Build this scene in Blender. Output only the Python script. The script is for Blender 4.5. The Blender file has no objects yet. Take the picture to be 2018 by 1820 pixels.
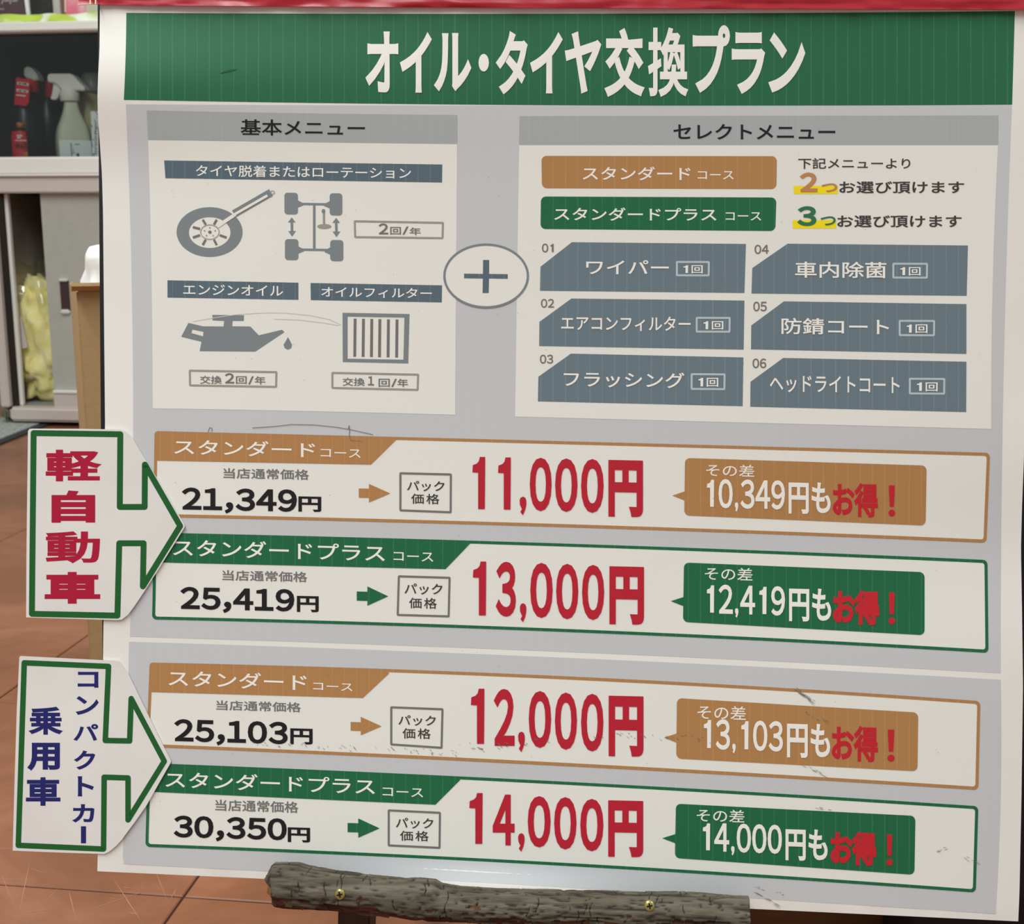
import bpy, bmesh, math, random
from mathutils import Vector, Matrix, noise

# ------------------------------------------------------------------ camera, light, exposure
S = bpy.context.scene
COL = S.collection
F, CX, CY = 2436.0, 1009.0, 910.0          # focal length in pixels of the 2018 x 1820 frame
CAMH, PITCH = 0.65, math.radians(11)
CAM = Vector((0, 0, CAMH))
cam = bpy.data.cameras.new('camera')
cam.sensor_fit = 'HORIZONTAL'; cam.sensor_width = 36; cam.lens = 36*F/2018
cam.clip_start = 0.02
cam.dof.use_dof = True; cam.dof.focus_distance = 0.815; cam.dof.aperture_fstop = 24
co = bpy.data.objects.new('camera', cam); COL.objects.link(co)
co.location = CAM; co.rotation_euler = (math.pi/2-PITCH, 0, 0)
S.camera = co
S.view_settings.view_transform = 'Standard'; S.view_settings.look = 'None'
S.view_settings.gamma = 1; S.view_settings.use_curve_mapping = False
S.view_settings.exposure = 0.09
W = bpy.data.worlds.new('shop_ambience'); S.world = W; W.use_nodes = True
W.node_tree.nodes['Background'].inputs[0].default_value = (0.94, 0.985, 1.0, 1)
W.node_tree.nodes['Background'].inputs[1].default_value = 0.37
def ceiling_lamp(x, y, z, sx, sy, power, rz=0):
    l = bpy.data.lights.new('fluorescent_lamp', 'AREA'); l.shape = 'RECTANGLE'; l.size = sx; l.size_y = sy
    l.energy = power; l.color = (0.93, 0.985, 1.0)
    o = bpy.data.objects.new('fluorescent_lamp', l); COL.objects.link(o); o.location = (x, y, z); o.rotation_euler = (0, 0, rz)
ceiling_lamp(-0.9, -0.9, 2.7, 0.25, 2.4, 48)
ceiling_lamp(1.5, -0.7, 2.7, 0.25, 2.4, 17)
ceiling_lamp(-1.1, 1.3, 2.7, 0.25, 2.4, 60)
ceiling_lamp(1.5, 2.6, 2.7, 0.25, 2.4, 26)

# ------------------------------------------------------------------ helpers
def lin(c):
    return tuple((v/255/12.92 if v/255 <= 0.04045 else ((v/255+0.055)/1.055)**2.4) for v in c)
def rgba(c, k=1.0):
    return tuple(min(1, v*k) for v in lin(c))+(1,)
def new_mat(name, color, rough=0.5, spec=0.3, metal=0.0, k=1.0):
    m = bpy.data.materials.new(name); m.use_nodes = True
    b = m.node_tree.nodes['Principled BSDF']
    b.inputs['Base Color'].default_value = rgba(color, k)
    b.inputs['Roughness'].default_value = rough
    b.inputs['Specular IOR Level'].default_value = spec
    b.inputs['Metallic'].default_value = metal
    return m
def nd(m, t, **kw):
    n = m.node_tree.nodes.new(t)
    for a, v in kw.items(): setattr(n, a, v)
    return n
def lk(m, a, b): m.node_tree.links.new(a, b)
def bs(m): return m.node_tree.nodes['Principled BSDF']
def noisy(name, c1, c2, scale, rough=0.5, spec=0.3, k=1.0, bump=0.0, detail=4, stretch=(1, 1, 1), coords='Object', lo=0.35, hi=0.65, dist=0.002):
    m = new_mat(name, c1, rough, spec)
    tc = nd(m, 'ShaderNodeTexCoord'); mp = nd(m, 'ShaderNodeMapping'); mp.inputs['Scale'].default_value = stretch
    n = nd(m, 'ShaderNodeTexNoise'); n.inputs['Scale'].default_value = scale; n.inputs['Detail'].default_value = detail
    r = nd(m, 'ShaderNodeValToRGB'); r.color_ramp.elements[0].position = lo; r.color_ramp.elements[1].position = hi
    r.color_ramp.elements[0].color = rgba(c1, k); r.color_ramp.elements[1].color = rgba(c2, k)
    lk(m, tc.outputs[coords], mp.inputs[0]); lk(m, mp.outputs[0], n.inputs['Vector'])
    lk(m, n.outputs['Fac'], r.inputs[0]); lk(m, r.outputs[0], bs(m).inputs['Base Color'])
    if bump:
        b = nd(m, 'ShaderNodeBump'); b.inputs['Strength'].default_value = bump; b.inputs['Distance'].default_value = dist
        lk(m, n.outputs['Fac'], b.inputs['Height']); lk(m, b.outputs[0], bs(m).inputs['Normal'])
    return m
INK = 1.18                                   # reflectance of inks relative to the paper white
def ink(name, c, rough=0.48, spec=0.26, k=None): return new_mat(name, c, rough, spec, k=INK if k is None else k)
def streaky(name, c, c2, rough=0.48):
    """printed solid with the fine lighter ink jet lines running down the sheet"""
    m = ink(name, c, rough)
    uv = nd(m, 'ShaderNodeUVMap'); sp = nd(m, 'ShaderNodeSeparateXYZ'); lk(m, uv.outputs[0], sp.inputs[0])
    a = nd(m, 'ShaderNodeMath', operation='MULTIPLY'); a.inputs[1].default_value = 1000/24.2; lk(m, sp.outputs[0], a.inputs[0])
    fr = nd(m, 'ShaderNodeMath', operation='FRACT'); lk(m, a.outputs[0], fr.inputs[0])
    lt = nd(m, 'ShaderNodeMath', operation='LESS_THAN'); lt.inputs[1].default_value = 0.09; lk(m, fr.outputs[0], lt.inputs[0])
    mp = nd(m, 'ShaderNodeMapping'); mp.inputs['Scale'].default_value = (40, 9, 1); lk(m, uv.outputs[0], mp.inputs[0])
    n = nd(m, 'ShaderNodeTexNoise'); n.inputs['Scale'].default_value = 1.0; lk(m, mp.outputs[0], n.inputs['Vector'])
    mu = nd(m, 'ShaderNodeMath', operation='MULTIPLY'); lk(m, lt.outputs[0], mu.inputs[0]); lk(m, n.outputs['Fac'], mu.inputs[1])
    mu2 = nd(m, 'ShaderNodeMath', operation='MULTIPLY'); mu2.inputs[1].default_value = 0.9; lk(m, mu.outputs[0], mu2.inputs[0])
    mx = nd(m, 'ShaderNodeMix', data_type='RGBA'); lk(m, mu2.outputs[0], mx.inputs['Factor'])
    mx.inputs[6].default_value = rgba(c, INK); mx.inputs[7].default_value = rgba(c2, INK)
    lk(m, mx.outputs[2], bs(m).inputs['Base Color'])
    return m

def link(name, me, mat=None, parent=None, smooth=False):
    o = bpy.data.objects.new(name, me); COL.objects.link(o)
    if mat: me.materials.append(mat)
    if parent is not None: o.parent = parent
    if smooth:
        for p in me.polygons: p.use_smooth = True
    return o
def from_bm(name, bm, mat=None, parent=None, smooth=False):
    me = bpy.data.meshes.new(name); bm.normal_update(); bm.to_mesh(me); bm.free()
    return link(name, me, mat, parent, smooth)
def from_py(name, v, f, mat=None, parent=None, smooth=False):
    me = bpy.data.meshes.new(name); me.from_pydata([tuple(p) for p in v], [], f); me.update()
    return link(name, me, mat, parent, smooth)
def empty(name, loc=(0, 0, 0)):
    o = bpy.data.objects.new(name, None); COL.objects.link(o); o.location = loc
    o.empty_display_size = 0.05
    return o
def tag(o, label, cat, group=None):
    o['label'] = label; o['category'] = cat
    if group: o['group'] = group
    return o
def structure(o, label=None):
    o['kind'] = 'structure'
    if label: o['label'] = label
    return o

# rays through the photograph's frame
SP, CP = math.sin(PITCH), math.cos(PITCH)
def ray(px, py):
    x, y = px-CX, py-CY
    return Vector((x, F*CP-y*SP, -F*SP-y*CP))
def on_floor(px, py, z=0.0):
    r = ray(px, py); return CAM+r*((z-CAMH)/r.z)
def at_depth(px, py, Y):
    r = ray(px, py); return CAM+r*(Y/r.y)

# ------------------------------------------------------------------ the poster's surface
PN = Vector((-0.0833, -0.9822, 0.1683)).normalized()        # towards the viewer
P0 = Vector((-0.25924, 0.87328, 0.78778))                   # upper left corner of the print
PU = Vector((0.57778, -0.0502, -0.0070)).normalized()
PU = (PU-PN*PU.dot(PN)).normalized()
PV = PN.cross(PU); PV = PV if PV.z < 0 else -PV
PW, PH = 0.58, 0.577
def bend(s, t):
    """how far the limp sheet stands in front of (+) or behind (-) its flat plane"""
    tt = min(max(t, 0), 1); ss = min(max(s, 0), 1)
    w = -0.0135*math.sin(math.pi*tt)*(0.75+0.45*math.sin(math.pi*ss))
    w += 0.0085*math.exp(-((t-0.085)/0.065)**2)*math.exp(-max(ss, 0)/0.30)
    w -= 0.004*math.exp(-((t-0.60)/0.09)**2)*max(0, ss-0.6)/0.4
    if t > 0.978: w += min(0.0075, 0.62*(t-0.978)*PH)*math.exp(-((s-0.455)/0.13)**2)
    return w
C_PLANE = P0.dot(PN)
def sheet(px, py, layer=0.0):
    r = ray(px, py); rn = r.dot(PN); cn = CAM.dot(PN); h = 0.0
    for _ in range(4):
        X = CAM+r*((C_PLANE+h-cn)/rn)
        d = X-P0
        h = bend(d.dot(PU)/PW, d.dot(PV)/PH)+layer
    return CAM+r*((C_PLANE+h-cn)/rn)
def flat(px, py, off):
    r = ray(px, py); return CAM+r*((C_PLANE+off-CAM.dot(PN))/r.dot(PN))
LY = 0.00011                                  # thickness of one printed layer

def quadmap(c, bow=(0, 0, 0, 0)):
    """unit square -> pixels; corners TL TR BR BL, bow = mid-edge offsets top(y) bottom(y) left(x) right(x)"""
    (x0, y0), (x1, y1), (x2, y2), (x3, y3) = c
    def f(u, v):
        tx = x0+(x1-x0)*u; ty = y0+(y1-y0)*u+bow[0]*4*u*(1-u)
        bx = x3+(x2-x3)*u; by = y3+(y2-y3)*u+bow[1]*4*u*(1-u)
        x = tx+(bx-tx)*v+(bow[2]*(1-u)+bow[3]*u)*4*v*(1-v)
        return x, ty+(by-ty)*v
    return f
def set_uv(me, pix):
    uv = me.uv_layers.new(name='UVMap')
    for l in me.loops:
        p = pix[l.vertex_index]; uv.data[l.index].uv = (p[0]/1000, p[1]/1000)
def pr_rect(name, c, mat, layer, parent, bow=(0, 0, 0, 0), step=20):
    f = quadmap(c, bow)
    nx = max(1, int((c[1][0]-c[0][0])/step)); ny = max(1, int((c[3][1]-c[0][1])/step))
    pix = [f(i/nx, j/ny) for j in range(ny+1) for i in range(nx+1)]
    fc = [(j*(nx+1)+i, (j+1)*(nx+1)+i, (j+1)*(nx+1)+i+1, j*(nx+1)+i+1) for j in range(ny) for i in range(nx)]
    me = bpy.data.meshes.new(name); me.from_pydata([tuple(sheet(p[0], p[1], layer*LY)) for p in pix], [], fc)
    set_uv(me, pix); me.update()
    return link(name, me, mat, parent, True)
def poly_bm(loops):
    """filled polygon(s) in pixel space (y downwards); loops of one polygon: outer, holes..."""
    bm = bmesh.new()
    for lp in loops:
        vs = [bm.verts.new((x, y, 0)) for x, y in lp]
        for a, b in zip(vs, vs[1:]+vs[:1]): bm.edges.new((a, b))
    bmesh.ops.triangle_fill(bm, edges=bm.edges[:], use_beauty=True, use_dissolve=False)
    return bm
def cut(bm, step):
    xs = [v.co.x for v in bm.verts]; ys = [v.co.y for v in bm.verts]
    for ax, lo, hi in ((0, min(xs), max(xs)), (1, min(ys), max(ys))):
        k = math.floor(lo/step)+1
        while k*step < hi:
            p = [0, 0, 0]; q = [0, 0, 0]; p[ax] = k*step; q[ax] = 1
            bmesh.ops.bisect_plane(bm, geom=bm.verts[:]+bm.edges[:]+bm.faces[:], dist=1e-4, plane_co=p, plane_no=q)
            k += 1
def pix_object(name, bm, mat, layer, parent, step=20, extra=None):
    if step: cut(bm, step)
    pix = [(v.co.x, v.co.y) for v in bm.verts]; zz = [v.co.z for v in bm.verts]
    for v in bm.verts:
        v.co = sheet(v.co.x, v.co.y, layer*LY+v.co.z+(extra(v.co.x, v.co.y) if extra else 0))
    for f in bm.faces:
        f.normal_update()
        if f.normal.dot(PN) < 0: f.normal_flip()
    me = bpy.data.meshes.new(name); bm.to_mesh(me); bm.free()
    set_uv(me, pix)
    return link(name, me, mat, parent, True)
def pr_poly(name, loops, mat, layer, parent, step=20):
    if isinstance(loops[0][0], (int, float)): loops = [loops]
    return pix_object(name, poly_bm(loops), mat, layer, parent, step)
def rr_points(c, r, bow=(0, 0, 0, 0), n=5, edge=26, inset=0.0):
    """rounded quad outline in pixels"""
    f = quadmap(c, bow)
    w = (c[1][0]-c[0][0]+c[2][0]-c[3][0])/2; h = (c[3][1]-c[0][1]+c[2][1]-c[1][1])/2
    pts = []
    a, b = inset, inset
    cs = [(w-b-r, a+r, -90), (w-b-r, h-b-r, 0), (a+r, h-b-r, 90), (a+r, a+r, 180)]
    for cx, cy, a0 in cs:
        for i in range(n+1):
            an = math.radians(a0+90*i/n); pts.append((cx+r*math.cos(an), cy+r*math.sin(an)))
    out = []
    for i, p in enumerate(pts):
        q = pts[(i+1) % len(pts)]
        d = math.dist(p, q); k = max(1, int(d/edge))
        for j in range(k):
            out.append(f((p[0]+(q[0]-p[0])*j/k)/w, (p[1]+(q[1]-p[1])*j/k)/h))
    return out
def pr_rr(name, c, r, mat, layer, parent, bow=(0, 0, 0, 0), inset=0.0):
    return pr_poly(name, rr_points(c, r, bow, inset=inset), mat, layer, parent)
def frame_loops(c, r, t, bow=(0, 0, 0, 0)):
    return [rr_points(c, r, bow), rr_points(c, max(0.5, r-t), bow, inset=t)]
def pr_frame(name, c, r, t, mat, layer, parent, bow=(0, 0, 0, 0)):
    return pr_poly(name, frame_loops(c, r, t, bow), mat, layer, parent)
def ell(cx, cy, rx, ry, n=48):
    return [(cx+rx*math.cos(2*math.pi*i/n), cy+ry*math.sin(2*math.pi*i/n)) for i in range(n)]
def stroke(pts, w, closed=False):
    """polyline as quads plus round joints (joints a hair lower)"""
    bm = bmesh.new(); n = len(pts)
    for i in range(n if closed else n-1):
        a = Vector((*pts[i], 0)); b = Vector((*pts[(i+1) % n], 0)); d = (b-a)
        if d.length < 1e-6: continue
        t = Vector((-d.y, d.x, 0)).normalized()*w/2
        bm.faces.new([bm.verts.new(q) for q in (a+t, b+t, b-t, a-t)])
    for i, p in enumerate(pts):
        if not closed and i in (0, n-1): continue
        ring = [bm.verts.new((p[0]+w/2*math.cos(k*math.pi/8), p[1]+w/2*math.sin(k*math.pi/8), -2e-5)) for k in range(16)]
        bm.faces.new(ring)
    return bm
def pr_stroke(name, pts, w, mat, layer, parent, closed=False, step=20):
    return pix_object(name, stroke(pts, w, closed), mat, layer, parent, step)

# ------------------------------------------------------------------ lettering
GL = {}
ONE = [(.58, 1), (1, 1), (.97, 0), (.45, 0), (.45, .70), (0, .705), (.03, .843), (.34, .872), (.51, .92)]
COM = [(.5, 1), (.85, .94), (1, .8), (1, .55), (.85, .3), (.5, 0), (.1, .17), (.35, .32), (.05, .55), (0, .8), (.15, .94)]
FULL = dict(zip('0123456789,', '０１２３４５６７８９，'))
def glyph(ch, bold, cond=False):
    key = (ch, bold, cond)
    if key in GL: return GL[key]
    if cond and ch in '1,':
        if ch == '1': v = [(x*0.30, y*0.74) for x, y in ONE]
        else: v = [(x*0.14, y*0.26-0.12) for x, y in COM]
        bm = poly_bm([v]); adv = 0.62 if ch == '1' else 0.27
    else:
        c = bpy.data.curves.new('g', 'FONT'); c.body = FULL.get(ch, ch); c.size = 1; c.resolution_u = 4
        o = bpy.data.objects.new('g', c); COL.objects.link(o)
        me = bpy.data.meshes.new_from_object(o.evaluated_get(bpy.context.evaluated_depsgraph_get()))
        bpy.data.objects.remove(o); bpy.data.curves.remove(c)
        bm = bmesh.new(); bm.from_mesh(me); bpy.data.meshes.remove(me)
        bmesh.ops.remove_doubles(bm, verts=bm.verts[:], dist=1e-5)
        adv = 1.0
        if ch in '0123456789': adv = 0.635 if cond else 0.655
        elif ch == ',': adv = 0.28 if cond else 0.36
        elif ch == '/': adv = 0.42
        if bold:
            bm.edges.ensure_lookup_table()
            nrm = {}; be = []
            bm.normal_update(); wind = 1 if sum(f.calc_area()*f.normal.z for f in bm.faces) > 0 else -1
            for e in bm.edges:
                if len(e.link_faces) != 1: continue
                lp = e.link_loops[0]; a, b = lp.vert, lp.link_loop_next.vert
                d = b.co-a.co; f = e.link_faces[0]; sg = wind if f.calc_area() < 1e-6 or abs(f.normal.z) < .5 else (1 if f.normal.z > 0 else -1); t = Vector((d.y, -d.x, 0))*sg
                if t.length < 1e-9: continue
                t.normalize()
                be.append((a, b)); nrm.setdefault(a, []).append(t); nrm.setdefault(b, []).append(t)
            outer = {}
            for v, ns in nrm.items():
                s = sum(ns, Vector())
                if s.length < 1e-6: m = ns[0]
                else:
                    s.normalize(); m = s/max(0.45, s.dot(ns[0]))
                outer[v] = bm.verts.new(v.co+m*bold+Vector((0, 0, -2.5e-5)))
            for a, b in be:
                try: bm.faces.new((a, b, outer[b], outer[a]))
                except ValueError: pass
    xs = [v.co.x for v in bm.verts]; ys = [v.co.y for v in bm.verts]
    bm.verts.index_update()
    g = ([v.co.copy() for v in bm.verts], [[v.index for v in f.verts] for f in bm.faces], min(xs), max(xs), min(ys), max(ys), adv)
    bm.free(); GL[key] = g
    return g
def text(name, s, x0, y0, x1, y1, mat, layer, parent, slope=0.0, bold=0.012, cond=False, gap=1.0):
    """a line of print whose ink fills the pixel box x0..x1, y0..y1 (heights taken at the line's middle)"""
    V = []; Fc = []; pen = 0.0; layer += 0.3
    for ch in s:
        if ch == ' ': pen += 0.35; continue
        v, f, gx0, gx1, gy0, gy1, adv = glyph(ch, bold, cond)
        sh = pen if adv == 1.0 else pen+adv/2-(gx0+gx1)/2
        k = len(V); V += [(p.x+sh, p.y, p.z) for p in v]; Fc += [[i+k for i in q] for q in f]
        pen += adv*gap
    bx0 = min(p[0] for p in V); bx1 = max(p[0] for p in V); by0 = min(p[1] for p in V); by1 = max(p[1] for p in V)
    xc = (x0+x1)/2; out = []
    for p in V:
        px = x0+(p[0]-bx0)/(bx1-bx0)*(x1-x0)
        py = y1-(p[1]-by0)/(by1-by0)*(y1-y0)+slope*(px-xc)
        out.append(tuple(sheet(px, py, layer*LY+p[2])))
    o = from_py(name, out, Fc, mat, parent)
    me = o.data
    flip = [q.index for q in me.polygons if q.normal.dot(PN) < 0]
    if flip:
        bm = bmesh.new(); bm.from_mesh(me); bm.faces.ensure_lookup_table()
        for i in flip: bm.faces[i].normal_flip()
        bm.to_mesh(me); bm.free()
    return o
def text_on(name, s, x0, y0, x1, y1, mat, layer, parent, slope=0.0, bold=0.012, cond=False, gap=1.0):
    """text measured as the whole slanted line's pixel box"""
    d = abs(slope)*(x1-x0)*0.8/2
    return text(name, s, x0, y0+d, x1, y1-d, mat, layer, parent, slope, bold, cond, gap)

# ------------------------------------------------------------------ materials
M = {}
M['paper'] = noisy('paper_white', (221, 216, 207), (227, 222, 214), 6, 0.40, 0.35, INK)
M['panel_white'] = ink('print_white', (223, 219, 209))
M['gray'] = streaky('print_cool_gray', (191, 190, 190), (193, 193, 193))
M['header'] = streaky('print_header_gray', (163, 166, 164), (169, 172, 170))
M['slate'] = streaky('print_slate', (102, 117, 123), (125, 138, 143))
M['dslate'] = streaky('print_dark_slate', (86, 101, 109), (110, 124, 130))
M['green'] = streaky('print_green', (29, 98, 60), (60, 122, 86))
M['tgreen'] = streaky('print_title_green', (36, 99, 65), (66, 122, 90))
M['tan'] = streaky('print_tan', (170, 123, 74), (184, 140, 92))
M['white_ink'] = ink('lettering_white', (232, 226, 216))
M['black'] = ink('lettering_black', (28, 24, 26))
M['dark'] = ink('lettering_dark_gray', (62, 57, 56))
M['mid'] = ink('lettering_mid_gray', (112, 110, 108))
M['line'] = ink('line_warm_gray', (150, 144, 132))
M['icon'] = ink('icon_gray', (122, 127, 128))
M['red'] = ink('lettering_red', (178, 30, 46))
M['redbg'] = ink('lettering_red_on_color', (188, 34, 44))
M['yellow'] = ink('highlighter_yellow', (236, 212, 22))
M['pale'] = ink('pale_outline', (176, 186, 190))
M['lettan'] = ink('lettering_tan', (184, 128, 84))
M['card'] = noisy('card_white', (214, 208, 202), (221, 216, 209), 14, 0.35, 0.4, INK)
M['cgreen'] = ink('card_green', (22, 88, 34), 0.3, 0.45)
M['cred'] = ink('card_crimson', (166, 8, 48), 0.3, 0.45)
M['cnavy'] = ink('card_navy', (26, 28, 96), 0.3, 0.45)
M['scuff'] = ink('scuff_dark', (116, 110, 105))
M['scuff_pale'] = ink('scuff_faint', (203, 199, 189))

# ------------------------------------------------------------------ floor and wall
FLOOR_YAW = -math.radians(7)
fx = Vector((math.cos(FLOOR_YAW), math.sin(FLOOR_YAW), 0)); fy = Vector((-math.sin(FLOOR_YAW), math.cos(FLOOR_YAW), 0))
FO = Vector((-0.3227, 1.1096, 0))             # one crossing of the tile joints
m_joint = new_mat('tile_joint', (70, 42, 28), 0.8, 0.2)
v = [FO+fx*a+fy*b for a, b in ((-3.2, -2.7), (3.2, -2.7), (3.2, 5.0), (-3.2, 5.0))]
vv = [(p.x, p.y, -0.0022) for p in v]+[(p.x, p.y, -0.03) for p in v]
floor = structure(from_py('floor', vv, [(0, 1, 2, 3), (7, 6, 5, 4), (0, 4, 5, 1), (1, 5, 6, 2), (2, 6, 7, 3), (3, 7, 4, 0)], m_joint))
TK = 0.60
def tile_material():
    m = new_mat('terracotta_tile', (176, 112, 80), 0.34, 0.45)
    tc = nd(m, 'ShaderNodeNewGeometry')
    n1 = nd(m, 'ShaderNodeTexNoise'); n1.inputs['Scale'].default_value = 3.2; n1.inputs['Detail'].default_value = 5; n1.inputs['Roughness'].default_value = 0.62
    n1.inputs['Distortion'].default_value = 0.8
    lk(m, tc.outputs['Position'], n1.inputs['Vector'])
    r = nd(m, 'ShaderNodeValToRGB'); e = r.color_ramp.elements
    e[0].position = 0.30; e[0].color = rgba((150, 98, 66), TK); e[1].position = 0.72; e[1].color = rgba((206, 136, 102), TK)
    x = e.new(0.5); x.color = rgba((176, 112, 78), TK)
    lk(m, n1.outputs['Fac'], r.inputs[0])
    # scratches: stretched noise in two directions
    prev = r.outputs[0]
    for rot, sc, lo in ((0.5, (3.2, 60, 1), 0.72), (-0.75, (3.0, 80, 1), 0.72), (1.35, (2.6, 70, 1), 0.72)):
        mp = nd(m, 'ShaderNodeMapping'); mp.inputs['Rotation'].default_value = (0, 0, rot); mp.inputs['Scale'].default_value = sc
        lk(m, tc.outputs['Position'], mp.inputs[0])
        n2 = nd(m, 'ShaderNodeTexNoise'); n2.inputs['Scale'].default_value = 1.0; n2.inputs['Detail'].default_value = 1.0
        lk(m, mp.outputs[0], n2.inputs['Vector'])
        rr = nd(m, 'ShaderNodeMapRange'); rr.inputs[1].default_value = lo; rr.inputs[2].default_value = lo+0.05; rr.inputs[4].default_value = 0.3
        lk(m, n2.outputs['Fac'], rr.inputs[0])
        mx = nd(m, 'ShaderNodeMix', data_type='RGBA'); lk(m, rr.outputs[0], mx.inputs['Factor']); lk(m, prev, mx.inputs[6])
        mx.inputs[7].default_value = rgba((212, 160, 122), TK); prev = mx.outputs[2]
    n3 = nd(m, 'ShaderNodeTexNoise'); n3.inputs['Scale'].default_value = 26; n3.inputs['Detail'].default_value = 4
    lk(m, tc.outputs['Position'], n3.inputs['Vector'])
    r3 = nd(m, 'ShaderNodeMapRange'); r3.inputs[1].default_value = 0.50; r3.inputs[2].default_value = 0.75; r3.inputs[4].default_value = 0.35
    lk(m, n3.outputs['Fac'], r3.inputs[0])
    mx = nd(m, 'ShaderNodeMix', data_type='RGBA'); lk(m, r3.outputs[0], mx.inputs['Factor']); lk(m, prev, mx.inputs[6]); mx.inputs[7].default_value = rgba((138, 92, 58), TK)
    oi = nd(m, 'ShaderNodeObjectInfo'); hs = nd(m, 'ShaderNodeHueSaturation')
    mr = nd(m, 'ShaderNodeMapRange'); mr.inputs[3].default_value = 0.93; mr.inputs[4].default_value = 1.07
    lk(m, oi.outputs['Random'], mr.inputs[0]); lk(m, mr.outputs[0], hs.inputs['Value']); lk(m, mx.outputs[2], hs.inputs['Color'])
    lk(m, hs.outputs[0], bs(m).inputs['Base Color'])
    return m
m_tile = tile_material()
T = 0.45
bm = bmesh.new(); g = 0.0012
bmesh.ops.create_cube(bm, size=1)
bmesh.ops.scale(bm, vec=(T-2*g, T-2*g, 0.006), verts=bm.verts)
bmesh.ops.translate(bm, vec=(T/2, T/2, -0.003), verts=bm.verts)
bmesh.ops.bevel(bm, geom=[e for e in bm.edges if all(q.co.z > -0.001 for q in e.verts)], offset=0.0012, segments=1, affect='EDGES')
tile_me = bpy.data.meshes.new('tile'); bm.to_mesh(tile_me); bm.free(); tile_me.materials.append(m_tile)
for i in range(-7, 7):
    for j in range(-6, 11):
        o = bpy.data.objects.new('tile', tile_me); COL.objects.link(o); o.parent = floor
        p = FO+fx*(i*T)+fy*(j*T); o.location = p; o.rotation_euler = (0, 0, FLOOR_YAW)
def floor_scratches():
    rnd = random.Random(12); bm = bmesh.new()
    def seg(a, b, w):
        d = b-a; t = Vector((-d.y, d.x, 0)).normalized()*w/2; c = a.lerp(b, rnd.uniform(.3, .7))+t*rnd.uniform(-1, 1)
        z = Vector((0, 0, 0.0002))
        bm.faces.new([bm.verts.new(q+z) for q in (a, c-t, b, c+t)])
    for x0, y0, x1, y1, w in ((62, 1682, 33, 1820, 1), (218, 1722, 285, 1825, 1.2), (135, 1752, 152, 1820, 1.1), (92, 1775, 120, 1744, .8), (248, 1797, 274, 1801, 1.6), (52, 1709, 96, 1722, .9), (240, 1748, 262, 1750, 1.2),
                              (210, 1768, 236, 1773, .9), (40, 1800, 140, 1786, .8), (0, 1716, 30, 1790, .8), (300, 1700, 336, 1790, .7), (330, 1782, 350, 1745, 1), (0, 1040, 55, 1036, .8), (5, 1330, 60, 1322, .8), (0, 1352, 24, 1360, .7)):
        seg(on_floor(x0, y0), on_floor(x1, y1), w*0.0008)
    for _ in range(150):
        a = Vector((rnd.uniform(-1.6, .6), rnd.uniform(.85, 3.4), 0)); an = rnd.uniform(0, math.pi); l = rnd.uniform(.01, .11)
        seg(a, a+Vector((math.cos(an)*l, math.sin(an)*l, 0)), rnd.uniform(.0004, .001))
    o = from_bm('scratches', bm, new_mat('scratch_pale', (176, 124, 94), .5, .3), floor); o['kind'] = 'stuff'
floor_scratches()
m_wall = noisy('wall_paint', (196, 190, 176), (204, 198, 184), 5, 0.8, 0.2)
def box_world(name, c, sx, sy, sz, mat, parent=None, rz=0.0, bevel=0.0, seg=2):
    """box whose base centre is c"""
    bm = bmesh.new(); bmesh.ops.create_cube(bm, size=1)
    bmesh.ops.scale(bm, vec=(sx, sy, sz), verts=bm.verts); bmesh.ops.translate(bm, vec=(0, 0, sz/2), verts=bm.verts)
    if bevel: bmesh.ops.bevel(bm, geom=bm.edges[:], offset=bevel, segments=seg, affect='EDGES', profile=0.5)
    bmesh.ops.rotate(bm, matrix=Matrix.Rotation(rz, 3, 'Z'), verts=bm.verts); bmesh.ops.translate(bm, vec=c, verts=bm.verts)
    return from_bm(name, bm, mat, parent)
structure(box_world('wall_back', (-0.2, 5.45, -0.03), 8.0, 0.1, 2.9, m_wall, rz=FLOOR_YAW))

# ------------------------------------------------------------------ the price poster
LEFT = [(-40, 198), (9, 197), (100, 196), (145, 193.5), (190, 192), (230, 193), (270, 196), (345, 201), (420, 203), (830, 207), (1218, 204), (1300, 203), (1500, 198), (1690, 192.5), (1740, 191)]
RIGHT = [(-40, 2026), (22, 2024), (208, 2020), (460, 2020), (700, 2021), (900, 2018), (1000, 2014), (1080, 2012), (1200, 2014), (1350, 2016), (1570, 2013), (1760, 2009), (1830, 2006)]
BOTTOM = [(190, 1716), (520, 1731), (1000, 1764), (1480, 1790), (2010, 1815)]
def interp(tab, k):
    if k <= tab[0][0]: return tab[0][1]
    for (a, b), (c, d) in zip(tab, tab[1:]):
        if k <= c: return b+(d-b)*(k-a)/(c-a)
    return tab[-1][1]
def crisp(o, nsm):
    me = o.data
    for p in me.polygons: p.use_smooth = p.index < nsm
    for e in me.edges: e.use_edge_sharp = False
    cnt = {}
    for p in me.polygons:
        for k in p.edge_keys: cnt.setdefault(k, []).append(p.index)
    for e in me.edges:
        if any(i >= nsm for i in cnt[e.key]): e.use_edge_sharp = True
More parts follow.
